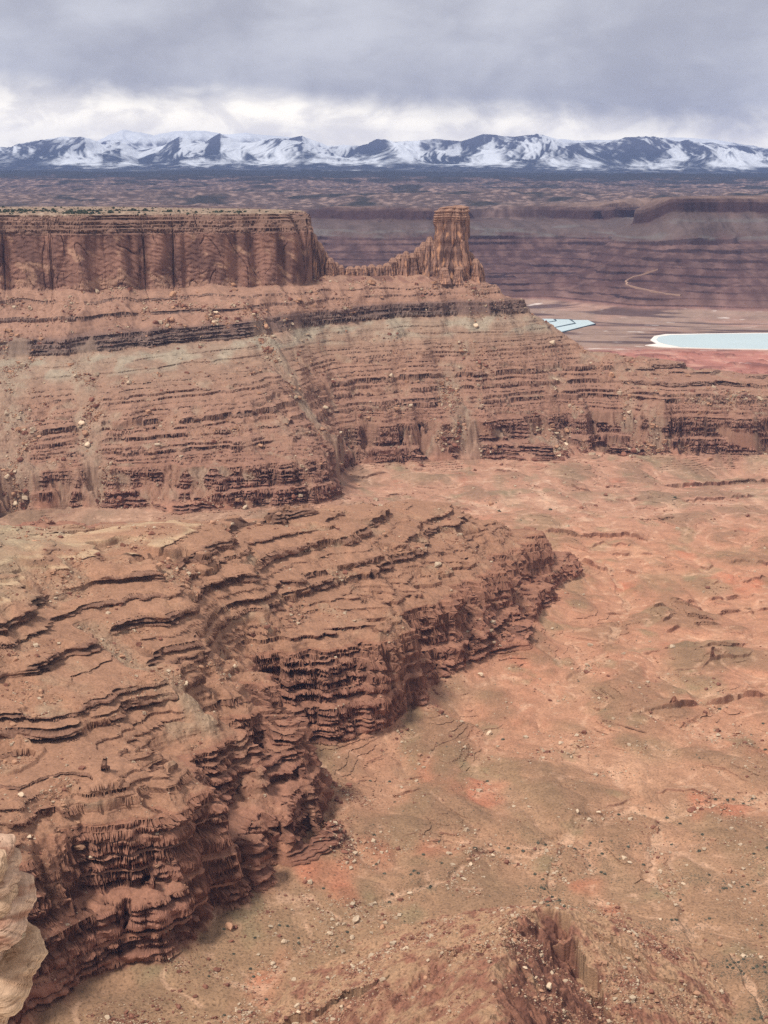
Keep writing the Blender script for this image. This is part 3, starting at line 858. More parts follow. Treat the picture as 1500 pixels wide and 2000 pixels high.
def build_tower():
    YT = 3525.0
    mpx = (YT * CP + 150 * SP) / FPX
    cx = at_d(880, 480, YT)[0]
    zt = at_d(880, 402, YT)[2]; zb = at_d(880, 540, YT)[2] - 12
    tk = [0, .1, .22, .4, .6, .8, .93, .97, 1]
    lf = [33, 32, 32, 32, 32, 33, 30, 23, 13]; rt = [46, 44, 42, 40, 38, 36, 35, 34, 32]
    prof = lambda t: (np.interp(t, tk, lf) * mpx, np.interp(t, tk, rt) * mpx)
    V, Q, c = column_mesh(cx, YT, zb, zt, prof, 301, 320, 260, 0.85)
    o = mesh_from('rock_tower', V, Q, M_TOWER, False, c)
    tag(o, 'tall isolated sandstone tower with a ledgy cap on the ridge end', 'rock tower')
    parts = []
    for i, (px, yt, w) in enumerate([(612,455,11),(622,472,11),(633,490,11),(645,503,9),(656,512,8),(667,517,6),(684,520,9),(699,519,9),(712,518,8),(726,516,9),(742,517,9),(757,513,9),(768,503,10),(781,496,11),(793,490,9),(806,494,10),(817,482,10),(828,472,10),(840,462,11),(850,470,12),(918,492,10),(929,505,10),(937,514,8),(897,520,8),(868,522,8)]):
        dd = YT + random.uniform(-14, 14) - (16 if px < 680 else 0) - (36 if px in (897, 868) else 0)
        z1 = at_d(px, yt, dd)[2]; z0 = at_d(px, 548, dd)[2] - 8
        x = at_d(px, 520, dd)[0]
        k = w * mpx * 1.25
        pr = lambda t, k=k: (k * np.interp(t, [0, .5, .85, 1], [1.35, 1.0, .75, .35]), k * np.interp(t, [0, .5, .85, 1], [1.35, 1.0, .7, .3]))
        parts.append(column_mesh(x, dd, z0, z1, pr, 400 + i * 23, 56, 50, 1.3, 1.5))
    n = 0; Vs = []; Qs = []; Cs = []
    for V, Q, c in parts:
        Vs.append(V); Qs.append(Q + n); Cs.append(c * 1.06); n += len(V)
    o = mesh_from('rock_ridge', np.concatenate(Vs), np.concatenate(Qs), M_TOWER, False, np.concatenate(Cs))
    tag(o, 'jagged wall of broken sandstone between the mesa and the tower', kind='structure')


build_tower()

# ------------------------------------------------------------------ far basin, far mesas, slickrock country
FD = [  # x, y, distance
 (1300,425,7600),(1420,425,7580),(1500,425,7560),(1700,425,7500),(1300,455,7450),(1420,455,7430),(1500,455,7400),(1700,460,7350),
 (1420,500,7150),(1500,500,7120),(1700,505,7080),(1420,540,6900),(1500,540,6870),(1700,545,6850),(1420,580,6600),(1500,580,6560),(1700,585,6500),(1500,600,6400),
 (1250,470,7600),(1200,480,7700),(1200,520,7250),(1200,560,6950),(1260,520,7150),(1300,560,6850),(1250,590,6600),
 (1100,430,8950),(1000,428,9250),(900,432,8800),(1200,428,9300),(1240,430,9400),(800,424,9500),(700,428,9100),(600,424,9450),(500,430,8900),(400,430,8900),
 (1000,455,8350),(1100,455,8400),(900,455,8300),(800,455,8300),(700,455,8300),(600,455,8300),(1170,455,8500),(400,455,8300),
 (1000,480,8220),(900,480,8180),(800,478,8150),(650,478,8150),(1100,485,8120),(1000,520,7840),(900,520,7800),(800,515,7800),(650,515,7780),(1100,525,7700),
 (1000,560,7280),(1100,565,7180),(900,560,7250),(700,560,7200),(1000,592,7000),(1100,600,6800)]
FZ = [(1000,610,72),(1100,610,72),(1200,605,72),(1350,610,72),(1500,615,72),(1700,615,72),(1100,640,70),(1300,640,70),(1500,640,70),(1700,640,70),(1200,668,70),(1400,690,70),(1600,690,70),(1100,690,70),(900,620,70),(700,620,70)]
FW = [(750,3850,69),(1200,3850,69),(1600,3850,69),(0,3850,69),(1300,7635,556),(1420,7615,557),(1500,7595,558),(1700,7530,560),(1330,8200,556),(1500,8600,560),(1700,8600,562),(1290,8000,540),(1262,7680,410),(1270,8000,420),(1255,8300,425),(1275,8700,440),(1288,7700,470),
 (1100,9060,498),(1000,9370,496),(900,8910,495),(800,9640,490),(700,9230,486),(600,9600,488),(400,9000,488),(1200,9430,500),(1260,9530,502),
 (1000,10000,502),(700,10000,500),(400,10000,500),(1300,10000,520),(1600,10000,540),(750,12500,548),(200,12500,552),(1300,12500,548),(1700,12500,550),(-100,12500,552),
 (750,16000,620),(200,16000,626),(1300,16000,612),(1700,16000,612),(-100,16000,626),(750,20000,735),(100,20000,742),(1400,20000,715),(1700,20000,710),
 (750,26000,890),(100,26000,900),(1400,26000,850),(1700,26000,850),(-150,26000,900)]
FLAY = [(78,1.0),(90,0.8),(98,4),(112,0.7),(124,5),(140,0.8),(152,5),(168,0.8),(182,5),(200,0.8),(214,5),(232,0.8),(244,4),(262,.8),(280,4),(300,.8),(318,5),(330,.8),(352,5),(385,.8),(430,.8),(480,14),(486,1),(497,6),(1500,.9)]
FST = Strata(FLAY)
PONDY = 70.0


def build_far():
    P = [at_d(*p) for p in FD] + [at_z(*p) for p in FZ]
    for px, Y, z in FW:
        P.append(((px - 750) / FPX * Y / CP * (CP * CP + (CAMZ - z) / Y * SP * CP), Y, z))
    P = np.array(P)
    # mesas to the right stand a little higher: same beds, lifted
    lift = lambda X, Y: 62 * sstep(1330, 1480, X) * (1 - sstep(8600, 9200, Y)) * sstep(6400, 7000, Y)
    s = FST.inv(P[:, 2] - lift(P[:, 0], P[:, 1]) * sstep(300, 430, P[:, 2]))
    tps = TPS(np.c_[P[:, 0] / P[:, 1], np.log(P[:, 1])], s, 2e-5)
    NU, NL, NR = 1100, 1700, 800
    us = np.linspace(-0.34, 0.34, NU); ls = np.linspace(math.log(3850), math.log(27500), NL)
    base = tps.grid(us, ls)
    Y = np.exp(ls)[None].astype(F) * np.ones((NU, 1), F); X = (us[:, None] * Y).astype(F)
    dl, du = ls[1] - ls[0], us[1] - us[0]
    gl = np.gradient(base, axis=1) / dl / Y; gu = np.gradient(base, axis=0) / du / Y
    gx = box(gu, 6, 0); gy = box(gl, 6, 1); g = np.clip(np.hypot(gx, gy), 0.01, 0.35)
    rock = sstep(76, 110, base)
    e = 330 * ridged(X / 1500, Y / 1500, 1, 206) + 130 * ridged(X / 700, Y / 700, 1, 201) + 60 * ridged(X / 380, Y / 380, 1, 202) + 30 * ridged(X / 160, Y / 160, 1, 203) + 16 * perlin(X / 70, Y / 70, 204) + 8 * perlin(X / 30, Y / 30, 205)
    s1 = base + g * rock * e
    s1 = s1 + (1 - rock) * (2.0 * fbm(X / 500, Y / 220, 3, 211))
    # slickrock domes and fins beyond the cliffs
    hill = sstep(9300, 10500, Y)
    d = 1 - np.abs(perlin(X / 700, Y / 900, 221)) * 2
    d2 = 1 - np.abs(perlin(X / 260, Y / 420, 222)) * 2
    s1 = s1 + hill * (42 * perlin(X / 2600, Y / 2600, 223) + 34 * d * sstep(-.2, .3, perlin(X / 1900, Y / 2600, 225)) + 17 * d2 + 7 * perlin(X / 90, Y / 150, 224))
    ftop = lambda z, Y: np.where((z > 497) & (Y < 9300), 497 + (z - 497) * 0.1, z)
    zd = ftop(FST.T(s1), Y) + lift(X, Y) * sstep(300, 430, FST.T(s1))
    tal = sstep(-0.15, 0.35, fbm(X / 360, Y / 360, 4, 231)) * (1 - sstep(425, 432, zd)) * sstep(80, 120, zd)
    soft = np.interp(s1, FST.inv(np.array([-300, 78, 385, 430, 480, 497, 1500.])), [-300, 78, 385, 430, 480, 497, 1500.])
    zd = lerp(zd, soft + lift(X, Y) * sstep(300, 430, soft), tal * 0.8)
    L = adaptive(us, ls, zd, NR, 26, 0.3, 0.004); NR = L.shape[1]
    s = resample(s1.astype(F), ls, L); tal = resample(tal.astype(F), ls, L); base = resample(base, ls, L)
    Y = np.exp(L).astype(F); X = (us[:, None] * Y).astype(F)
    zr = ftop(FST.T(s), Y); kk = FST.k(s)
    tal = np.maximum(tal, 0.95 * sstep(0.0, 0.3, perlin(X / 300 + zr / 30, Y / 300 - zr / 40, 233) + 0.4 * perlin(X / 90, Y / 90, 234)) * (zr < 425) * (zr > 90))
    soft = np.interp(s, FST.inv(np.array([-300, 78, 385, 430, 480, 497, 1500.])), [-300, 78, 385, 430, 480, 497, 1500.])
    zr = lerp(zr, soft, tal * 0.8)
    z = zr + lift(X, Y) * sstep(300, 430, zr)
    rockv = sstep(76, 110, base)
    z = z + rockv * 2.5 * perlin(X / 22, Y / 22, 241)
    # level ground for the ponds, low broken mounds in front of them
    flat = 1 - sstep(74, 80, z)
    z = np.where(z < 80, lerp(z, np.minimum(z, PONDY + 0.4 * (z - PONDY)), flat), z)
    z = z + 9 * sstep(0.12, 0.3, fbm(X / 110, Y / 110, 4, 269)) * (1 - sstep(4780, 4850, Y)) * (base < 80)
    V = np.stack([X, Y, z], -1).reshape(-1, 3)
    def cc(*a): return srgb(*a)[None, None]
    n1 = fbm(X / 300, Y / 300, 4, 251); n2 = fbm(X / 70, Y / 110, 3, 255)
    zc = zr + 22 * n1 + 12 * n2
    keys = [(60,(150,112,98)),(74,(152,112,98)),(90,(126,90,80)),(160,(108,74,68)),(260,(98,68,64)),(340,(108,78,72)),(360,(112,90,82)),(400,(112,92,86)),(428,(106,82,74)),(434,(84,58,55)),(480,(86,60,56)),(498,(118,90,80)),(520,(150,118,100)),(2000,(150,118,100))]
    kz = [a for a, _ in keys]; kc = np.array([srgb(*b) for _, b in keys])
    col = np.stack([np.interp(zc, kz, kc[:, i]) for i in range(3)], -1)
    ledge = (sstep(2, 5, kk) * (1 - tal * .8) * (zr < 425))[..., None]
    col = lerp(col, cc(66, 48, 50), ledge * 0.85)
    bench = ((kk < 1) * (zr > 90) * (zr < 330))[..., None] * sstep(-0.2, 0.3, n2)[..., None]
    col = lerp(col, cc(150, 112, 98), bench * 0.35)
    # basin floor: tan flats with dark streaks, pink beds round the ponds
    fl = (1 - sstep(76, 88, zr))[..., None]
    fc = lerp(cc(150,122,106), cc(160,124,107), sstep(-0.1, 0.4, fbm(X / 300, Y / 700, 3, 261))[..., None])
    streak = sstep(0.0, 0.16, fbm(X / 520 + Y / 900, Y / 210 + X / 1100, 5, 265))
    fc = lerp(fc, cc(74,56,57), (streak * 0.8 * lerp(0.25, 1.0, sstep(4950, 5150, Y)))[..., None])
    pink = (1 - sstep(4750, 5050, Y + 60 * n1 + 120 * n2))[..., None]
    fc = lerp(fc, lerp(cc(182,110,94), cc(196,136,116), sstep(0, .4, n2)[..., None]), pink * 0.72)
    mound = sstep(0.12, 0.3, fbm(X / 110, Y / 110, 4, 269)) * (1 - sstep(4900, 5050, Y))
    fc = lerp(fc, cc(118,74,66), (mound * 0.7)[..., None])
    crust = sstep(0.36, 0.5, fbm(X / 130 + 9, Y / 90, 5, 268)) * 0.8
    fc = lerp(fc, cc(226,212,202), (crust * 0.7)[..., None])
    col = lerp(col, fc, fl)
    # slickrock country: pale domes between dark juniper flats
    hill = sstep(9200, 9800, Y)[..., None]
    hc = lerp(cc(104,84,78), cc(164,132,118), sstep(-0.1, .45, n2 + 0.4 * fbm(X / 160, Y / 420, 3, 275))[..., None])
    veg = sstep(-0.02, 0.25, fbm(X / 520, Y / 1100, 4, 271) + 0.35 * sstep(13000, 22000, Y) - 0.1)
    hc = lerp(hc, cc(50,52,48), (veg * 0.9)[..., None])
    hc = lerp(hc, cc(52,58,56), sstep(19000, 23000, Y + 2500 * n1)[..., None])
    gy_ = fbm(X / 70 + Y / 900, Y / 700, 3, 281)
    col = col * (1 + 0.38 * gy_ * (zr > 80) * (zr < 432))[..., None]
    col = lerp(col, cc(126,118,112), (sstep(0.05, 0.3, fbm(X / 240, zr / 30, 3, 283)) * sstep(335, 350, zr) * (1 - sstep(395, 410, zr)) * 0.6)[..., None])
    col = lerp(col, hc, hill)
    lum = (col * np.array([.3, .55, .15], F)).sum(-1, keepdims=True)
    cloud_shade = (sstep(76, 110, zr) * 1.0)[..., None]
    col = lerp(col, lum, 0.10 + 0.10 * cloud_shade) * lerp(0.95, 0.68, cloud_shade)  # cloud shadow over the far rock, darkened and dulled into its colour
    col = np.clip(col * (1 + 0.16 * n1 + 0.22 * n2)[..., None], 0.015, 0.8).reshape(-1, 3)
    global FARDAT
    FARDAT = V[(V[:, 1] < 9000)]
    Q = grid_quads(NU, NR)
    yy = Y.ravel()[Q[:, 0]]; bz = base.ravel()[Q[:, 0]]
    basin = (bz < 80) & (yy < 9000)
    hills = (yy >= 9300) & ~basin
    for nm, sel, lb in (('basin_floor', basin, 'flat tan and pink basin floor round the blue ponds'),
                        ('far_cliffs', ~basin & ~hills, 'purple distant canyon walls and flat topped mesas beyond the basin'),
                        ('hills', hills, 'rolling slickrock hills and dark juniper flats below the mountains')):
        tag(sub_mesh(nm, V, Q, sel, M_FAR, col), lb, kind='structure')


build_far()
print('far', time.time() - T0)


# ------------------------------------------------------------------ snowy mountains
def snow_material():
    m = bpy.data.materials.new('snow and forest')
    m.use_nodes = True
    k = NT(m.node_tree)
    a = k.n('ShaderNodeAttribute', attribute_name='rock_colour')
    pos = k.n('ShaderNodeNewGeometry').outputs['Position']
    n = k.noise(pos, 0.012, 5, 0.65)
    f = k.math('ADD', k.math('MULTIPLY', k.math('SUBTRACT', n, 0.5), 0.5), 1.0)
    comb = k.n('ShaderNodeCombineXYZ', ins={0: f, 1: f, 2: f})
    c = k.mix(1.0, a.outputs['Color'], comb.outputs[0], 'MULTIPLY')
    bs = k.n('ShaderNodeBsdfPrincipled', ins={'Base Color': c, 'Roughness': 0.9})
    bs.inputs['Specular IOR Level'].default_value = 0.1
    out = k.n('ShaderNodeOutputMaterial')
    k.link(bs.outputs[0], out.inputs[0])
    return m


def build_mountains():
    # skyline of two ranges: photo x, photo y
    front = [(-120,318),(0,300),(60,286),(125,272),(165,276),(200,292),(235,282),(270,300),(310,292),(350,274),(400,285),(430,268),(470,290),(520,288),(590,266),(640,286),(700,292),(760,283),(850,274),(900,280),(945,266),(1000,274),(1060,269),(1110,287),(1150,285),(1200,281),(1250,276),(1290,279),(1330,284),(1390,284),(1450,290),(1490,302),(1560,292),(1640,300)]
    back = [(-120,320),(150,300),(215,264),(240,258),(275,262),(300,268),(340,262),(400,261),(440,268),(480,264),(540,272),(600,276),(640,290),(900,290),(1100,280),(1300,274),(1400,280),(1500,296),(1640,300)]
    NU, NR = 1300, 560
    us = np.linspace(-0.33, 0.33, NU)
    Y = np.linspace(25500, 45000, NR)[None].astype(F) * np.ones((NU, 1), F); X = (us[:, None] * Y).astype(F)
    def ridge(tab, Yr):
        q = np.array([at_d(a, b, Yr) for a, b in tab])
        return np.interp(us, q[:, 0] / q[:, 1], q[:, 2])[:, None] + 70
    hf, hb = ridge(front, 37000), ridge(back, 43000)
    w = 1200 * perlin(X / 5000, Y / 5000, 311)
    foot = np.interp(Y, [25500, 29000, 32500, 34000, 45000], [870, 985, 1075, 1110, 1200]).astype(F)
    foot = foot - 90 * sstep(0.0, 0.25, us)[:, None] + 40 * fbm(X / 2600, Y / 2600, 3, 312)
    def shape(h, Yr, front_w, back_w):
        d = Y - Yr
        t = np.where(d < 0, np.clip(1 + d / front_w, 0, 1), np.clip(1 - d / back_w, 0, 1))
        return (h - foot) * (t ** 1.25)
    z1 = shape(hf, 37000, 4300, 3500); z2 = shape(hb, 43000, 4500, 2500)
    up = np.maximum(np.maximum(z1, z2), 0)
    wx = X + 500 * perlin(X / 1800, Y / 1800, 321); wy = Y + 500 * perlin(X / 1800, Y / 1800, 322)
    r = 0.15 + ridged(wx / 3600, wy / 5200, 1, 323) * 0.6 + ridged(wx / 1500, wy / 2400, 1, 324) * 0.36 + ridged(wx / 560, wy / 900, 1, 325) * 0.17 + 0.06 * ridged(wx / 210, wy / 330, 1, 326)
    k = np.clip(up / 350, 0, 1)
    near_crest = np.exp(-((Y - 37000) / 400) ** 2) + np.exp(-((Y - 43000) / 500) ** 2)
    z = foot + up + k * 360 * (r - 0.25) * (1 - 0.75 * near_crest) * np.clip(up / 700 + 0.4, 0, 1)
    V = np.stack([X, Y, z], -1).reshape(-1, 3)
    sx = np.gradient(z, axis=0) / np.gradient(X, axis=0); sy = np.gradient(z, axis=1) / np.gradient(Y, axis=1)
    n1 = fbm(X / 900, Y / 1400, 4, 331); n2 = fbm(X / 240, Y / 300, 4, 335)
    hgt = z - foot
    sl = np.hypot(sx, sy)
    # snow fills the gullies and open slopes; forest and bare rock hold the ribs and the steepest ground
    rib = ridged(wx / 700, wy / 2300, 1, 341) * 0.7 + ridged(wx / 260, wy / 1100, 1, 342) * 0.4 + 0.25 * n2 + 0.2
    up01 = np.clip(hgt / 700, 0, 1)
    patch = fbm(X / 1500 + 3, Y / 2600, 3, 343)
    snow = sstep(-0.32, 0.42, 0.12 + 0.18 * ridged(wx / 130, wy / 500, 2, 344) - 0.45 * rib * sstep(0.05, 0.4, up01) + 1.2 * patch + 0.22 * n2 - 0.55 * np.clip(sx * 1.5, -1, 1) )
    snow = snow * sstep(20, 130, hgt + 110 * n1 + 90 * n2)
    snow = np.maximum(snow, 0.9 * sstep(0.7, 0.9, (z - 1000) / 1100 + 0.15 * n2) * sstep(41000, 41800, Y))
    def cc(*a): return srgb(*a)[None, None]
    dark = lerp(cc(46,54,60), cc(66,70,78), sstep(250, 700, hgt)[..., None])
    dark = lerp(dark, cc(112,104,98), (sstep(0.1, .4, n2) * (1 - sstep(20, 120, hgt)) * 0.5)[..., None])
    col = lerp(dark, cc(222, 226, 232), snow[..., None] * 0.9)
    col = col.reshape(-1, 3)
    o = mesh_from('mountains', V, grid_quads(NU, NR), snow_material(), True, col)
    tag(o, 'snow covered mountain range along the horizon under the clouds', kind='structure')


build_mountains()


# ------------------------------------------------------------------ ponds
def simple_mat(name, col, rough=0.9, noise_scale=None, amount=0.2, spec=0.2):
    m = bpy.data.materials.new(name)
    m.use_nodes = True
    k = NT(m.node_tree)
    bs = k.n('ShaderNodeBsdfPrincipled')
    bs.inputs['Roughness'].default_value = rough
    bs.inputs['Specular IOR Level'].default_value = spec
    if noise_scale:
        pos = k.n('ShaderNodeNewGeometry').outputs['Position']
        n = k.noise(pos, noise_scale, 5, 0.6)
        f = k.math('ADD', k.math('MULTIPLY', k.math('SUBTRACT', n, 0.5), amount * 2), 1.0)
        comb = k.n('ShaderNodeCombineXYZ', ins={0: f, 1: f, 2: f})
        k.link(k.mix(1.0, (*col, 1), comb.outputs[0], 'MULTIPLY'), bs.inputs['Base Color'])
    else:
        bs.inputs['Base Color'].default_value = (*col, 1)
    out = k.n('ShaderNodeOutputMaterial')
    k.link(bs.outputs[0], out.inputs[0])
    return m


def slab(name, pts, z, thick, mat):
    q = [at_z(a, b, z) for a, b in pts]
    n = len(q)
    me = bpy.data.meshes.new(name)
    v = [(x, y, z) for x, y, _ in q] + [(x, y, z - thick) for x, y, _ in q]
    f = [tuple(range(n))] + [(i, i + n, (i + 1) % n + n, (i + 1) % n) for i in range(n)]
    me.from_pydata(v, [], f)
    import bmesh
    bm = bmesh.new(); bm.from_mesh(me); bmesh.ops.recalc_face_normals(bm, faces=bm.faces); bm.to_mesh(me); bm.free()
    me.materials.append(mat)
    o = bpy.data.objects.new(name, me)
    COL.objects.link(o)
    return o


def build_ponds():
    water = simple_mat('brine water', tuple(srgb(188, 204, 206)), 0.35, 0.004, 0.08, 0.3)
    salt = simple_mat('salt crust', tuple(srgb(228, 216, 206)), 0.95, 0.02, 0.2)
    dike = simple_mat('dark dike', tuple(srgb(70, 84, 92)), 0.9, 0.02, 0.2)
    z = PONDY + 4.0
    tag(slab('pond_shore', [(1270,664),(1278,656),(1300,652.5),(1400,651),(1500,650),(1700,649),(1700,684),(1500,682.5),(1400,681),(1310,678.5),(1288,677.5),(1260,674),(1283,671)], z - 1.2, 4, salt), 'white salt crust along the near pond shore', kind='structure')
    tag(slab('water', [(1282,663),(1286,657.5),(1310,654),(1400,652),(1500,651),(1700,650),(1700,683),(1500,681),(1400,680),(1330,677.5),(1300,672),(1286,668)], z, 2, water), 'large pale blue evaporation pond at the right edge', kind='structure')
    tag(slab('pond_dike', [(1000,621),(1113,623.2),(1164,632),(1083,652.5),(1000,657)], z - 1.2, 4, dike), 'dark dikes between the small ponds', kind='structure')
    for pts, lb in (([(1000,622.4),(1080,622.6),(1084,626),(1053,631.5),(1000,634)], 'small pale pond tucked against the mesa slope'),
                    ([(1000,635.5),(1058,631.7),(1088,627.3),(1086,623.4),(1111,623.8),(1122,630.5),(1074,640.5),(1000,644)], 'middle blue pond between two dikes'),
                    ([(1000,645.5),(1077,641.8),(1126,632.2),(1118,624.8),(1148,625),(1162,631.8),(1083,651),(1000,656)], 'outermost pointed blue pond of the small group')):
        tag(slab('water', pts, z, 2, water), lb, kind='structure')


build_ponds()


def build_road():
    pts = [(1285,527),(1262,534),(1240,541),(1226,547),(1221,551),(1226,554),(1222,557),(1240,562),(1262,567),(1290,573),(1330,578)]
    V = FARDAT
    w = np.array([V[:, 0], V[:, 1] * CP - (V[:, 2] - CAMZ) * SP, V[:, 1] * SP + (V[:, 2] - CAMZ) * CP])
    sx = 750 + FPX * w[0] / w[1]; sy = 1000 - FPX * w[2] / w[1]
    P = []
    for k in np.linspace(0, len(pts) - 1, 46):
        i = min(int(k), len(pts) - 2); f = k - i
        a, b = lerp(np.array(pts[i], float), np.array(pts[i + 1], float), f)
        j = np.argsort((sx - a) ** 2 + (sy - b) ** 2)[:3]
        P.append(V[j].mean(0))
    P = np.array(P)
    for _ in range(2):
        P[1:-1] = (P[:-2] + P[1:-1] * 2 + P[2:]) / 4
    t = np.gradient(P[:, :2], axis=0); t /= np.linalg.norm(t, axis=1)[:, None]
    n = np.c_[-t[:, 1], t[:, 0]] * 4.0
    up = np.array([0, 0, 5.0])
    L = np.c_[P[:, :2] + n, P[:, 2]] + up; R = np.c_[P[:, :2] - n, P[:, 2]] + up
    Lb, Rb = L - (0, 0, 9), R - (0, 0, 9)
    m = len(P)
    Vr = np.concatenate([L, R, Lb, Rb]); i = np.arange(m - 1)
    Q = np.concatenate([np.stack([i, i + 1, m + i + 1, m + i], -1), np.stack([i, 2 * m + i, 2 * m + i + 1, i + 1], -1), np.stack([m + i, m + i + 1, 3 * m + i + 1, 3 * m + i], -1)])
    tag(mesh_from('dirt_road', Vr, Q, simple_mat('pale dirt', tuple(srgb(156, 126, 108)), 0.95, 0.02, 0.2)), 'pale dirt road winding down the far red slope', kind='structure')


build_road()
print('ponds', time.time() - T0)


# ------------------------------------------------------------------ boulders, rubble, shrubs
NV_ = NEAR['V'].reshape(-1, 3)
_w = np.array([NV_[:, 0], NV_[:, 1] * CP - (NV_[:, 2] - CAMZ) * SP, NV_[:, 1] * SP + (NV_[:, 2] - CAMZ) * CP])
SX = 750 + FPX * _w[0] / _w[1]
SY = 1000 - FPX * _w[2] / _w[1]


def ground_at(px, py):
    d = (SX - px) ** 2 + (SY - py) ** 2
    i = np.argsort(d)[:6]
    return NV_[i[np.argmin(NV_[i, 1])]]


def rock_shape(seed, flat=0.7, detail=2):
    """an angular block: a sphere cut by random planes"""
    import bmesh
    r = np.random.default_rng(seed)
    bm = bmesh.new()
    bmesh.ops.create_icosphere(bm, subdivisions=detail, radius=1.0)
    n = r.normal(size=(11, 3)); n /= np.linalg.norm(n, axis=1)[:, None]
    h = r.uniform(0.48, 0.8, 11)
    for v in bm.verts:
        p = np.array(v.co)
        for a, b in zip(n, h):
            k = p @ a
            if k > b:
                p = p - a * (k - b)
        p = p * (1, 0.8, flat) + 0.03 * r.normal(size=3)
        v.co = p
    return bm


def rock_mat(name, c, var=0.3):
    m = bpy.data.materials.new(name)
    m.use_nodes = True
    k = NT(m.node_tree)
    tc = k.n('ShaderNodeTexCoord').outputs['Object']
    rnd = k.n('ShaderNodeObjectInfo').outputs['Random']
    n = k.noise(k.vmath('MULTIPLY', tc, (1, 1, 3)), 2.2, 6, 0.65)
    f = k.math('ADD', k.math('MULTIPLY', k.math('SUBTRACT', n, 0.5), var * 2), k.math('ADD', 0.8, k.math('MULTIPLY', rnd, 0.4)))
    comb = k.n('ShaderNodeCombineXYZ', ins={0: f, 1: f, 2: f})
    bs = k.n('ShaderNodeBsdfPrincipled', ins={'Base Color': k.mix(1.0, (*c, 1), comb.outputs[0], 'MULTIPLY'), 'Roughness': 0.95})
    bs.inputs['Specular IOR Level'].default_value = 0.1
    bp = k.n('ShaderNodeBump', ins={'Height': n, 'Strength': 0.6, 'Distance': 0.3})
    k.link(bp.outputs[0], bs.inputs['Normal'])
    out = k.n('ShaderNodeOutputMaterial')
    k.link(bs.outputs[0], out.inputs[0])
    return m


M_PALE = rock_mat('pale sandstone block', tuple(srgb(196, 172, 146)))
M_TAN = rock_mat('tan sandstone block', tuple(srgb(168, 128, 102)))
M_RED = rock_mat('red sandstone block', tuple(srgb(132, 90, 74)))


def rock_mesh(name, seed, mat, flat):
    bm = rock_shape(seed, flat)
    me = bpy.data.meshes.new(name)
    bm.to_mesh(me); bm.free()
    me.materials.append(mat)
    return me


ROCKS = {m: [rock_mesh('boulder', 900 + 10 * k + i, mt_, fl_) for i, fl_ in enumerate((0.6, 0.75, 0.5, 0.85))]
         for k, (m, mt_) in enumerate((('pale', M_PALE), ('tan', M_TAN), ('red', M_RED)))}


def boulder(p, size, kind, label, group=None, squash=1.0):
    o = bpy.data.objects.new('boulder', random.choice(ROCKS[kind]))
    COL.objects.link(o)
    o.location = (p[0], p[1], p[2] + size * 0.22 * squash)
    o.rotation_euler = (random.uniform(-.25, .25), random.uniform(-.25, .25), random.uniform(0, 6.28))
    o.scale = (size, size * random.uniform(.75, 1.1), size * squash)
    tag(o, label, 'boulder', group)
    return o


def px_size(px, Y):
    return px * Y / FPX


for px, py, w, kind, lb, sq in (
    (693,1800,17,'pale','largest pale boulder on the near canyon floor between the spur and the fin',1.0),
    (752,1803,7,'pale','small pale boulder just right of the largest one on the floor',1.0),
    (447,1812,14,'tan','leaning tan slab at the foot of the spur cliffs',1.2),
    (955,1433,9,'pale','lone grey white boulder on the red flat beyond the spur toe',1.1),
    (1219,1676,9,'pale','upper boulder of the touching pair on the right floor',0.9),
    (1230,1684,8,'pale','lower boulder of the touching pair on the right floor',0.7),
    (160,1660,16,'tan','big tan block resting on the talus beside the flat bench rim',0.8),
    (57,1633,8,'pale','small pale rock lying alone on the flat dusty bench',0.6),
    (1168,1586,7,'pale','pale boulder beside the main wash on the right floor',0.9),
    (800,1745,9,'pale','pale boulder at the bend of the little wash',0.8),
    (1045,1657,6,'red','dark red boulder at the end of the cut bank',0.9),
    (1137,1668,6,'tan','brown boulder on the floor left of the touching pair',0.9),
    (1072,1926,12,'pale','largest pale block on the crest of the near fin',0.9),
    (1078,1900,9,'pale','pale block high on the fin beside the dark gully',0.9),
    (1025,1890,7,'pale','flat pale slab in the cluster on the fin crest',0.5),
    (1047,1908,6,'pale','small white block in the cluster on the fin crest',0.8),
    (306,1628,7,'pale','pale cap rock balanced above the layered spur cliff',0.7),
    (1290,1795,6,'pale','pale boulder on the floor at the far side of the right hand gully',0.8),
    (880,1437,5,'red','small dark boulder on the red flat near the spur toe',0.9),
    (635,797,7,'pale','large pale boulder partway down the long talus tongue of the mesa',0.9)):
    p = ground_at(px, py)
    boulder(p, px_size(w, p[1]), kind, lb, squash=sq)


def pick(weight, n, rng):
    c = np.cumsum(weight.ravel().astype(np.float64))
    return np.unique(np.searchsorted(c, rng.random(n) * c[-1]))


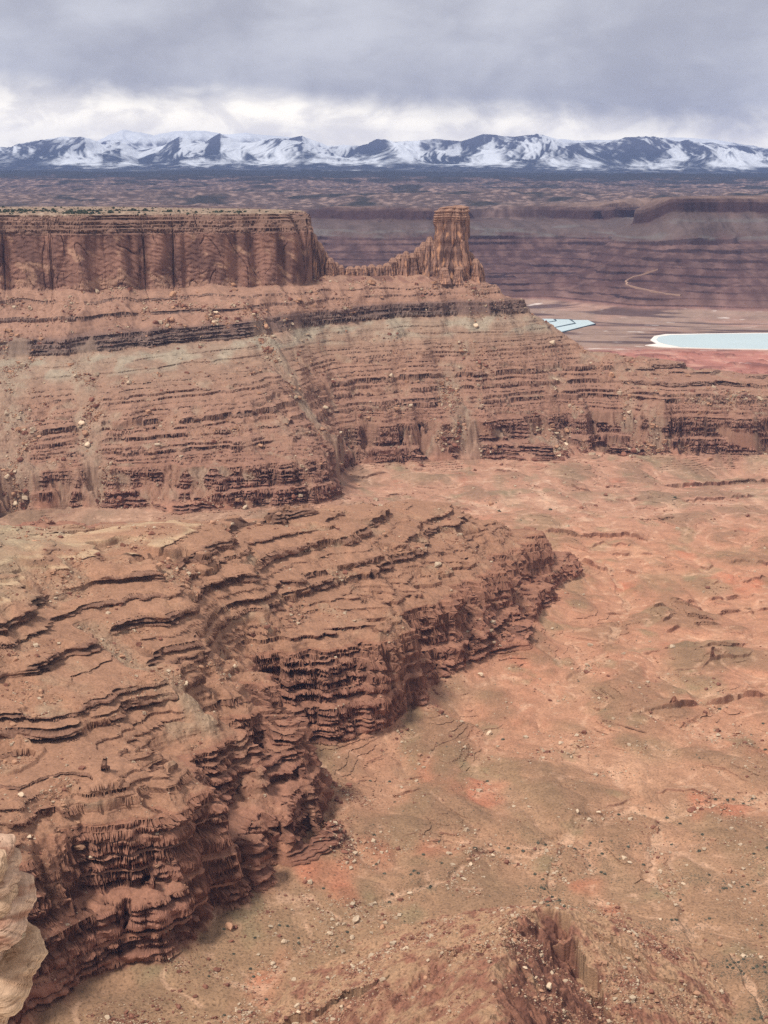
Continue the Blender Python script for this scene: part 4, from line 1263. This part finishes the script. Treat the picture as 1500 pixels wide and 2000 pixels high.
def scatter():
    rng = np.random.default_rng(77)
    Y = NEAR['Y']; X = NEAR['X']; base = NEAR['base']; zs = NEAR['zs']
    onview = (np.abs(SX.reshape(Y.shape) - 750) < 850) & (SY.reshape(Y.shape) < 2060)
    fl = (base < 14)
    clump = np.clip(0.25 + 2.0 * fbm(X / 60, Y / 60, 3, 401), 0.02, 2) ** 1.5 * np.clip(0.5 + fbm(X / 14, Y / 14, 2, 405), 0.05, 2)
    footd = sstep(1, 10, base) * (1 - sstep(15, 18, base))
    wash = 1 - sstep(0.8, 2.5, NEAR['wd'])
    wf = fl * np.clip(1.5 - (Y - 950) / 650, 0.10, 1.5) * clump * (0.55 + 1.2 * footd + 1.0 * wash)
    wr = (~fl) * (1 - NEAR['steep']) * (zs < 400) * clump * (0.35 + 2.2 * NEAR['mt'] + 2.0 * NEAR['tg'] + 1.4 * footd + 0.9 * sstep(345, 355, zs))
    w = np.where(onview, wf + wr, 0)
    idx = pick(w, 46000, rng)
    rng.shuffle(idx)
    P = NV_[idx]
    pxs = np.clip(0.9 + rng.pareto(3.0, len(idx)) * 1.25, 0, 9)       # half width in photo pixels
    size = pxs * P[:, 1] / FPX
    zr = zs.ravel()[idx]; u = rng.random(len(idx))
    isfl = fl.ravel()[idx]
    kind = np.where(u < np.where(isfl, 0.5, 0.27), 0, np.where(u < 0.72, 1, 2))
    kind = np.where((footd.ravel()[idx] > 0.6) & (u > 0.25), 2, kind)
    big = np.argsort(-pxs)[:270]
    names = ['pale', 'tan', 'red']
    for i in big:
        p = P[i]
        if isfl[i]:
            where, grp = (('lying on the open canyon floor', 'boulders on the canyon floor') if base.ravel()[idx[i]] < 6 else ('lying at the foot of the cliffs', 'boulders at the cliff foot'))
        elif p[1] > 2250:
            where, grp = 'among the rubble on the mesa slopes', 'boulders on the mesa slopes'
        elif p[1] < 1150 and p[0] > -60:
            where, grp = 'on the near rock fin', 'boulders on the near fin'
        else:
            where, grp = 'among the rubble on the terraced spur', 'boulders on the spur slopes'
        nm = names[kind[i]]
        boulder(p, size[i], nm, {'pale': 'pale sandstone', 'tan': 'tan sandstone', 'red': 'dark red'}[nm] + ' boulder ' + where, nm + ' ' + grp)
    rest = np.setdiff1d(np.arange(len(idx)), big)
    # the small stones: one rubble mesh per tone, eight-cornered broken blocks
    cor = np.array([[x, y, z] for z in (-1, 1) for y in (-1, 1) for x in (-1, 1)], float)
    fq = np.array([[0, 2, 3, 1], [4, 5, 7, 6], [0, 1, 5, 4], [1, 3, 7, 5], [3, 2, 6, 7], [2, 0, 4, 6]])
    for k, nm, mat in ((0, 'pale', M_PALE), (1, 'tan', M_TAN), (2, 'red', M_RED)):
        r = rest[kind[rest] == k]
        n = len(r)
        c = cor[None] * rng.uniform(0.45, 1.0, (n, 8, 3))
        c[:, :, 2] *= rng.uniform(0.4, 0.8, (n, 1))
        a = rng.uniform(0, 6.28, n); ca, sa = np.cos(a)[:, None], np.sin(a)[:, None]
        t = rng.uniform(-.5, .5, n)[:, None]
        x, y, z = c[..., 0], c[..., 1], c[..., 2]
        x, z = x * np.cos(t) - z * np.sin(t), x * np.sin(t) + z * np.cos(t)
        x, y = x * ca - y * sa, x * sa + y * ca
        V = (np.stack([x, y, z], -1) * size[r][:, None, None] + P[r][:, None] + np.array([0, 0, 1.0]) * (size[r] * 0.2)[:, None, None])
        Q = (np.arange(n)[:, None, None] * 8 + fq[None]).reshape(-1, 4)
        tag(mesh_from('rubble', V.reshape(-1, 3), Q, mat), nm + ' stones strewn over the floor and slopes', kind='stuff')


scatter()


def leaf_mat(name, c):
    m = bpy.data.materials.new(name)
    m.use_nodes = True
    k = NT(m.node_tree)
    rnd = k.n('ShaderNodeObjectInfo').outputs['Random']
    pos = k.n('ShaderNodeNewGeometry').outputs['Position']
    n = k.noise(pos, 1.3, 3, 0.6)
    f = k.math('ADD', k.math('MULTIPLY', n, 0.9), k.math('ADD', 0.3, k.math('MULTIPLY', rnd, 0.5)))
    comb = k.n('ShaderNodeCombineXYZ', ins={0: f, 1: f, 2: f})
    bs = k.n('ShaderNodeBsdfPrincipled', ins={'Base Color': k.mix(1.0, (*c, 1), comb.outputs[0], 'MULTIPLY'), 'Roughness': 0.9})
    out = k.n('ShaderNodeOutputMaterial')
    k.link(bs.outputs[0], out.inputs[0])
    return m


M_SAGE = leaf_mat('grey green scrub leaves', (0.125, 0.12, 0.085))
M_JUNI = leaf_mat('dark juniper leaves', (0.055, 0.07, 0.04))


def bush_verts(rng, n, tall):
    """n little leaf clusters (quads) filling a dome of radius 1"""
    d = rng.normal(size=(n, 3)); d /= np.linalg.norm(d, axis=1)[:, None]
    c = d * rng.uniform(0.35, 1.0, (n, 1)) ** 0.6
    c[:, 2] = np.abs(c[:, 2]) * tall
    a = rng.normal(size=(n, 3)); b = rng.normal(size=(n, 3))
    a *= 0.26 / np.linalg.norm(a, axis=1)[:, None]; b *= 0.26 / np.linalg.norm(b, axis=1)[:, None]
    return np.stack([c - a - b, c + a - b, c + a + b, c - a + b], 1)


def bush_mesh(name, seed, mat, tall, n=70):
    v = bush_verts(np.random.default_rng(seed), n, tall).reshape(-1, 3)
    me = bpy.data.meshes.new(name)
    me.from_pydata(v.tolist(), [], np.arange(len(v)).reshape(-1, 4).tolist())
    me.materials.append(mat)
    return me


def shrubs():
    rng = np.random.default_rng(31)
    Y = NEAR['Y']; X = NEAR['X']; base = NEAR['base']
    onview = (np.abs(SX.reshape(Y.shape) - 750) < 800) & (SY.reshape(Y.shape) < 2040)
    wash = 1 - sstep(1.0, 3.5, NEAR['wd'])
    clump = np.clip(0.15 + 1.8 * fbm(X / 55 + 4, Y / 55, 3, 421), 0.02, 2)
    right = sstep(0, 150, X) * (1 - sstep(1100, 1400, Y))
    w = (onview & (base < 12)) * np.clip(1.4 - (Y - 950) / 500, 0.05, 1.4) * clump * (0.4 + 1.2 * wash + 1.3 * right)
    idx = pick(w, 9000, rng); rng.shuffle(idx)
    P = NV_[idx]
    size = np.clip(0.9 + rng.pareto(3.0, len(idx)) * 0.9, 0, 4.2) * P[:, 1] / FPX * 0.9
    ms = [bush_mesh('shrub', 500 + i, M_SAGE, 0.75) for i in range(4)]
    o0 = np.argsort(-size * FPX / P[:, 1])[:150]
    for i in o0:
        o = bpy.data.objects.new('shrub', random.choice(ms)); COL.objects.link(o)
        o.location = P[i]; o.rotation_euler = (0, 0, random.uniform(0, 6.28)); o.scale = (size[i],) * 3
        tag(o, 'low grey green desert shrub growing on the stony near floor', 'shrub', 'desert shrubs on the near floor')
    rest = np.setdiff1d(np.arange(len(idx)), o0)
    V = np.concatenate([bush_verts(rng, 9, 0.75).reshape(-1, 3) * size[i] * 1.1 + P[i] for i in rest])
    tag(mesh_from('scrub', V, np.arange(len(V)).reshape(-1, 4), M_SAGE), 'tiny scrub dotted over the near floor', kind='stuff')
    # juniper bushes along the mesa top
    zs = NEAR['zs']
    ok = (zs > 546.5) & (Y > 3150) & (Y < 4300) & (np.abs(SX.reshape(Y.shape) - 280) < 330)
    w = ok * np.clip(0.25 + 1.5 * fbm(X / 80, Y / 80, 2, 431), 0.02, 2) * (1.2 - 0.9 * sstep(200, 560, SX.reshape(Y.shape)))
    idx = pick(w, 900, rng); rng.shuffle(idx)
    ms = [bush_mesh('juniper_bush', 520 + i, M_JUNI, 1.1, 90) for i in range(4)]
    for i in idx[:150]:
        o = bpy.data.objects.new('juniper_bush', random.choice(ms)); COL.objects.link(o)
        o.location = NV_[i]; o.rotation_euler = (0, 0, random.uniform(0, 6.28)); k = random.uniform(2.2, 4.6); o.scale = (k, k, k)
        tag(o, 'dark green juniper bush standing on the flat mesa top', 'bush', 'juniper bushes on the mesa top')
    rest = idx[150:]
    V = np.concatenate([bush_verts(rng, 20, 1.0).reshape(-1, 3) * rng.uniform(1.2, 2.6) + NV_[i] for i in rest])
    tag(mesh_from('scrub', V, np.arange(len(V)).reshape(-1, 4), M_JUNI), 'dark scrub covering the flat mesa top', kind='stuff')


shrubs()
print('scatter', time.time() - T0)


# ------------------------------------------------------------------ the pale ledge beside the viewer
def build_outcrop():
    Y0 = 40.0
    mpp = Y0 / FPX / (CP - 0.3 * SP)
    Vs, Qs, Cs, n = [], [], [], 0
    # photo x, y of the centre, half width, half height, half depth (photo pixels), tilt, nearer by
    for k, (px, py, hw, hh, hd, tilt, near_) in enumerate((
            (-62, 1692, 76, 32, 110, 0.10, -0.2), (-56, 1716, 86, 27, 100, 0.02, 0.0), (-42, 1776, 92, 40, 130, -0.06, 0.3),
            (-42, 1832, 70, 22, 90, 0.05, -0.5), (-50, 1886, 118, 38, 150, -0.10, 0.5), (-82, 1946, 112, 46, 150, -0.05, 0.0), (-110, 2040, 95, 80, 150, 0, -0.6),
            (-90, 2250, 120, 170, 170, 0, -0.8), (-36, 1700, 40, 22, 60, 0.15, 0.9), (-28, 1752, 50, 20, 70, -0.1, 1.0))):
        nth, nph = 200, 130
        TH, PH = np.meshgrid(np.linspace(0, 2 * np.pi, nth, endpoint=False), np.linspace(-np.pi / 2, np.pi / 2, nph), indexing='ij')
        x, y, z = np.cos(PH) * np.cos(TH), np.cos(PH) * np.sin(TH), np.sin(PH)
        q = (np.abs(x) ** 4 + np.abs(y) ** 4 + np.abs(z) ** 3.6) ** (-1 / 3.9)
        x, y, z = x * q * hw * mpp, y * q * hd * mpp, z * q * hh * mpp
        z = z + x * tilt
        bump = 0.16 * perlin(x * 0.9 + k * 9, z * 1.6 + y * 0.8, 730) + 0.08 * perlin(x * 2.1 + k * 9, z * 2.6 + y * 1.7, 731) + 0.03 * perlin(x * 6 + k, z * 9 + y * 5, 732) + 0.010 * perlin(x * 17, z * 30 + y * 13, 733)
        lam = z + 0.22 * x - 0.1 * y + 0.05 * perlin(x * 2, y * 2 + k, 734)
        bump = bump + 0.020 * np.clip(perlin(lam / 0.09, k + 0.5 + x * 0.4, 735) * 3, -1, 1) + 0.008 * np.clip(perlin(lam / 0.03, k + 0.5 + x, 737) * 3, -1, 1)
        ck = np.abs(perlin(x * 1.1 + z * 0.5 + k * 5, y * 0.9 + z * 1.3, 736))
        bump = bump - 0.06 * (1 - sstep(0.0, 0.03, ck))
        r = np.sqrt(x * x + y * y + z * z)
        f = 1 + bump / np.maximum(r, 0.25)
        c = at_d(px, py, Y0 - near_ * 0.6)
        V = np.stack([c[0] + x * f, c[1] + y * f, c[2] + z * f], -1).reshape(-1, 3)
        n1 = fbm(x * 1.4 + k * 3, z * 2.4 + y, 4, 741); n2 = perlin(lam / 0.035, x * 2 + k, 742)
        col = lerp(srgb(184, 152, 130), srgb(152, 112, 93), sstep(-.1, .45, n1)[..., None])
        if k >= 4:
            col = lerp(col, srgb(176, 146, 116), 0.5)
        col = col * (1 + 0.10 * n2 + 0.10 * perlin(x * 25, z * 40 + y * 20, 743))[..., None]
        i = np.arange(nth)[:, None] * nph + np.arange(nph - 1)[None]
        j = ((np.arange(nth) + 1) % nth)[:, None] * nph + np.arange(nph - 1)[None]
        Vs.append(V); Qs.append(np.stack([i, j, j + 1, i + 1], -1).reshape(-1, 4) + n); Cs.append(col.reshape(-1, 3)); n += len(V)
    me_mat = rock_material('pale rim sandstone', 20.0, 0.02, 0.45, vstretch=2.5)
    o = mesh_from('sandstone_outcrop', np.concatenate(Vs), np.concatenate(Qs), me_mat, False, np.clip(np.concatenate(Cs), 0.02, 0.8))
    tag(o, 'pale rounded sandstone ledge jutting in beside the viewer at the lower left', 'rock outcrop')
    # a loose slab wedged in the cleft
    bm = rock_shape(77, 0.5, 3)
    me = bpy.data.meshes.new('wedged_slab'); bm.to_mesh(me); bm.free(); me.materials.append(M_PALE)
    o = bpy.data.objects.new('wedged_slab', me); COL.objects.link(o)
    p = at_d(30, 1824, Y0 - 0.9)
    o.location = p; o.scale = (0.34, 0.3, 0.30); o.rotation_euler = (0.2, 0.35, 0.4)
    tag(o, 'small pale slab wedged in the cleft of the near sandstone ledge', 'rock slab')


build_outcrop()

# ------------------------------------------------------------------ haze
def build_haze():
    import bmesh
    me = bpy.data.meshes.new('haze')
    bm = bmesh.new()
    bmesh.ops.create_cube(bm, size=1.0)
    bm.to_mesh(me); bm.free()
    o = bpy.data.objects.new('haze', me)
    COL.objects.link(o)
    z0, z1 = -40.0, 2450.0
    o.scale = (36000, 52000, z1 - z0)
    o.location = (0, 22000, (z0 + z1) / 2)
    m = bpy.data.materials.new('thin blue air')
    m.use_nodes = True
    m.node_tree.nodes.clear()
    v = m.node_tree.nodes.new('ShaderNodeVolumePrincipled')
    v.inputs['Color'].default_value = (0.25, 0.34, 0.66, 1)
    v.inputs['Density'].default_value = 1.8e-5
    out = m.node_tree.nodes.new('ShaderNodeOutputMaterial')
    m.node_tree.links.new(v.outputs[0], out.inputs['Volume'])
    me.materials.append(m)
    tag(o, 'thin blue haze over the far country', kind='stuff')


build_haze()
print('done', time.time() - T0)
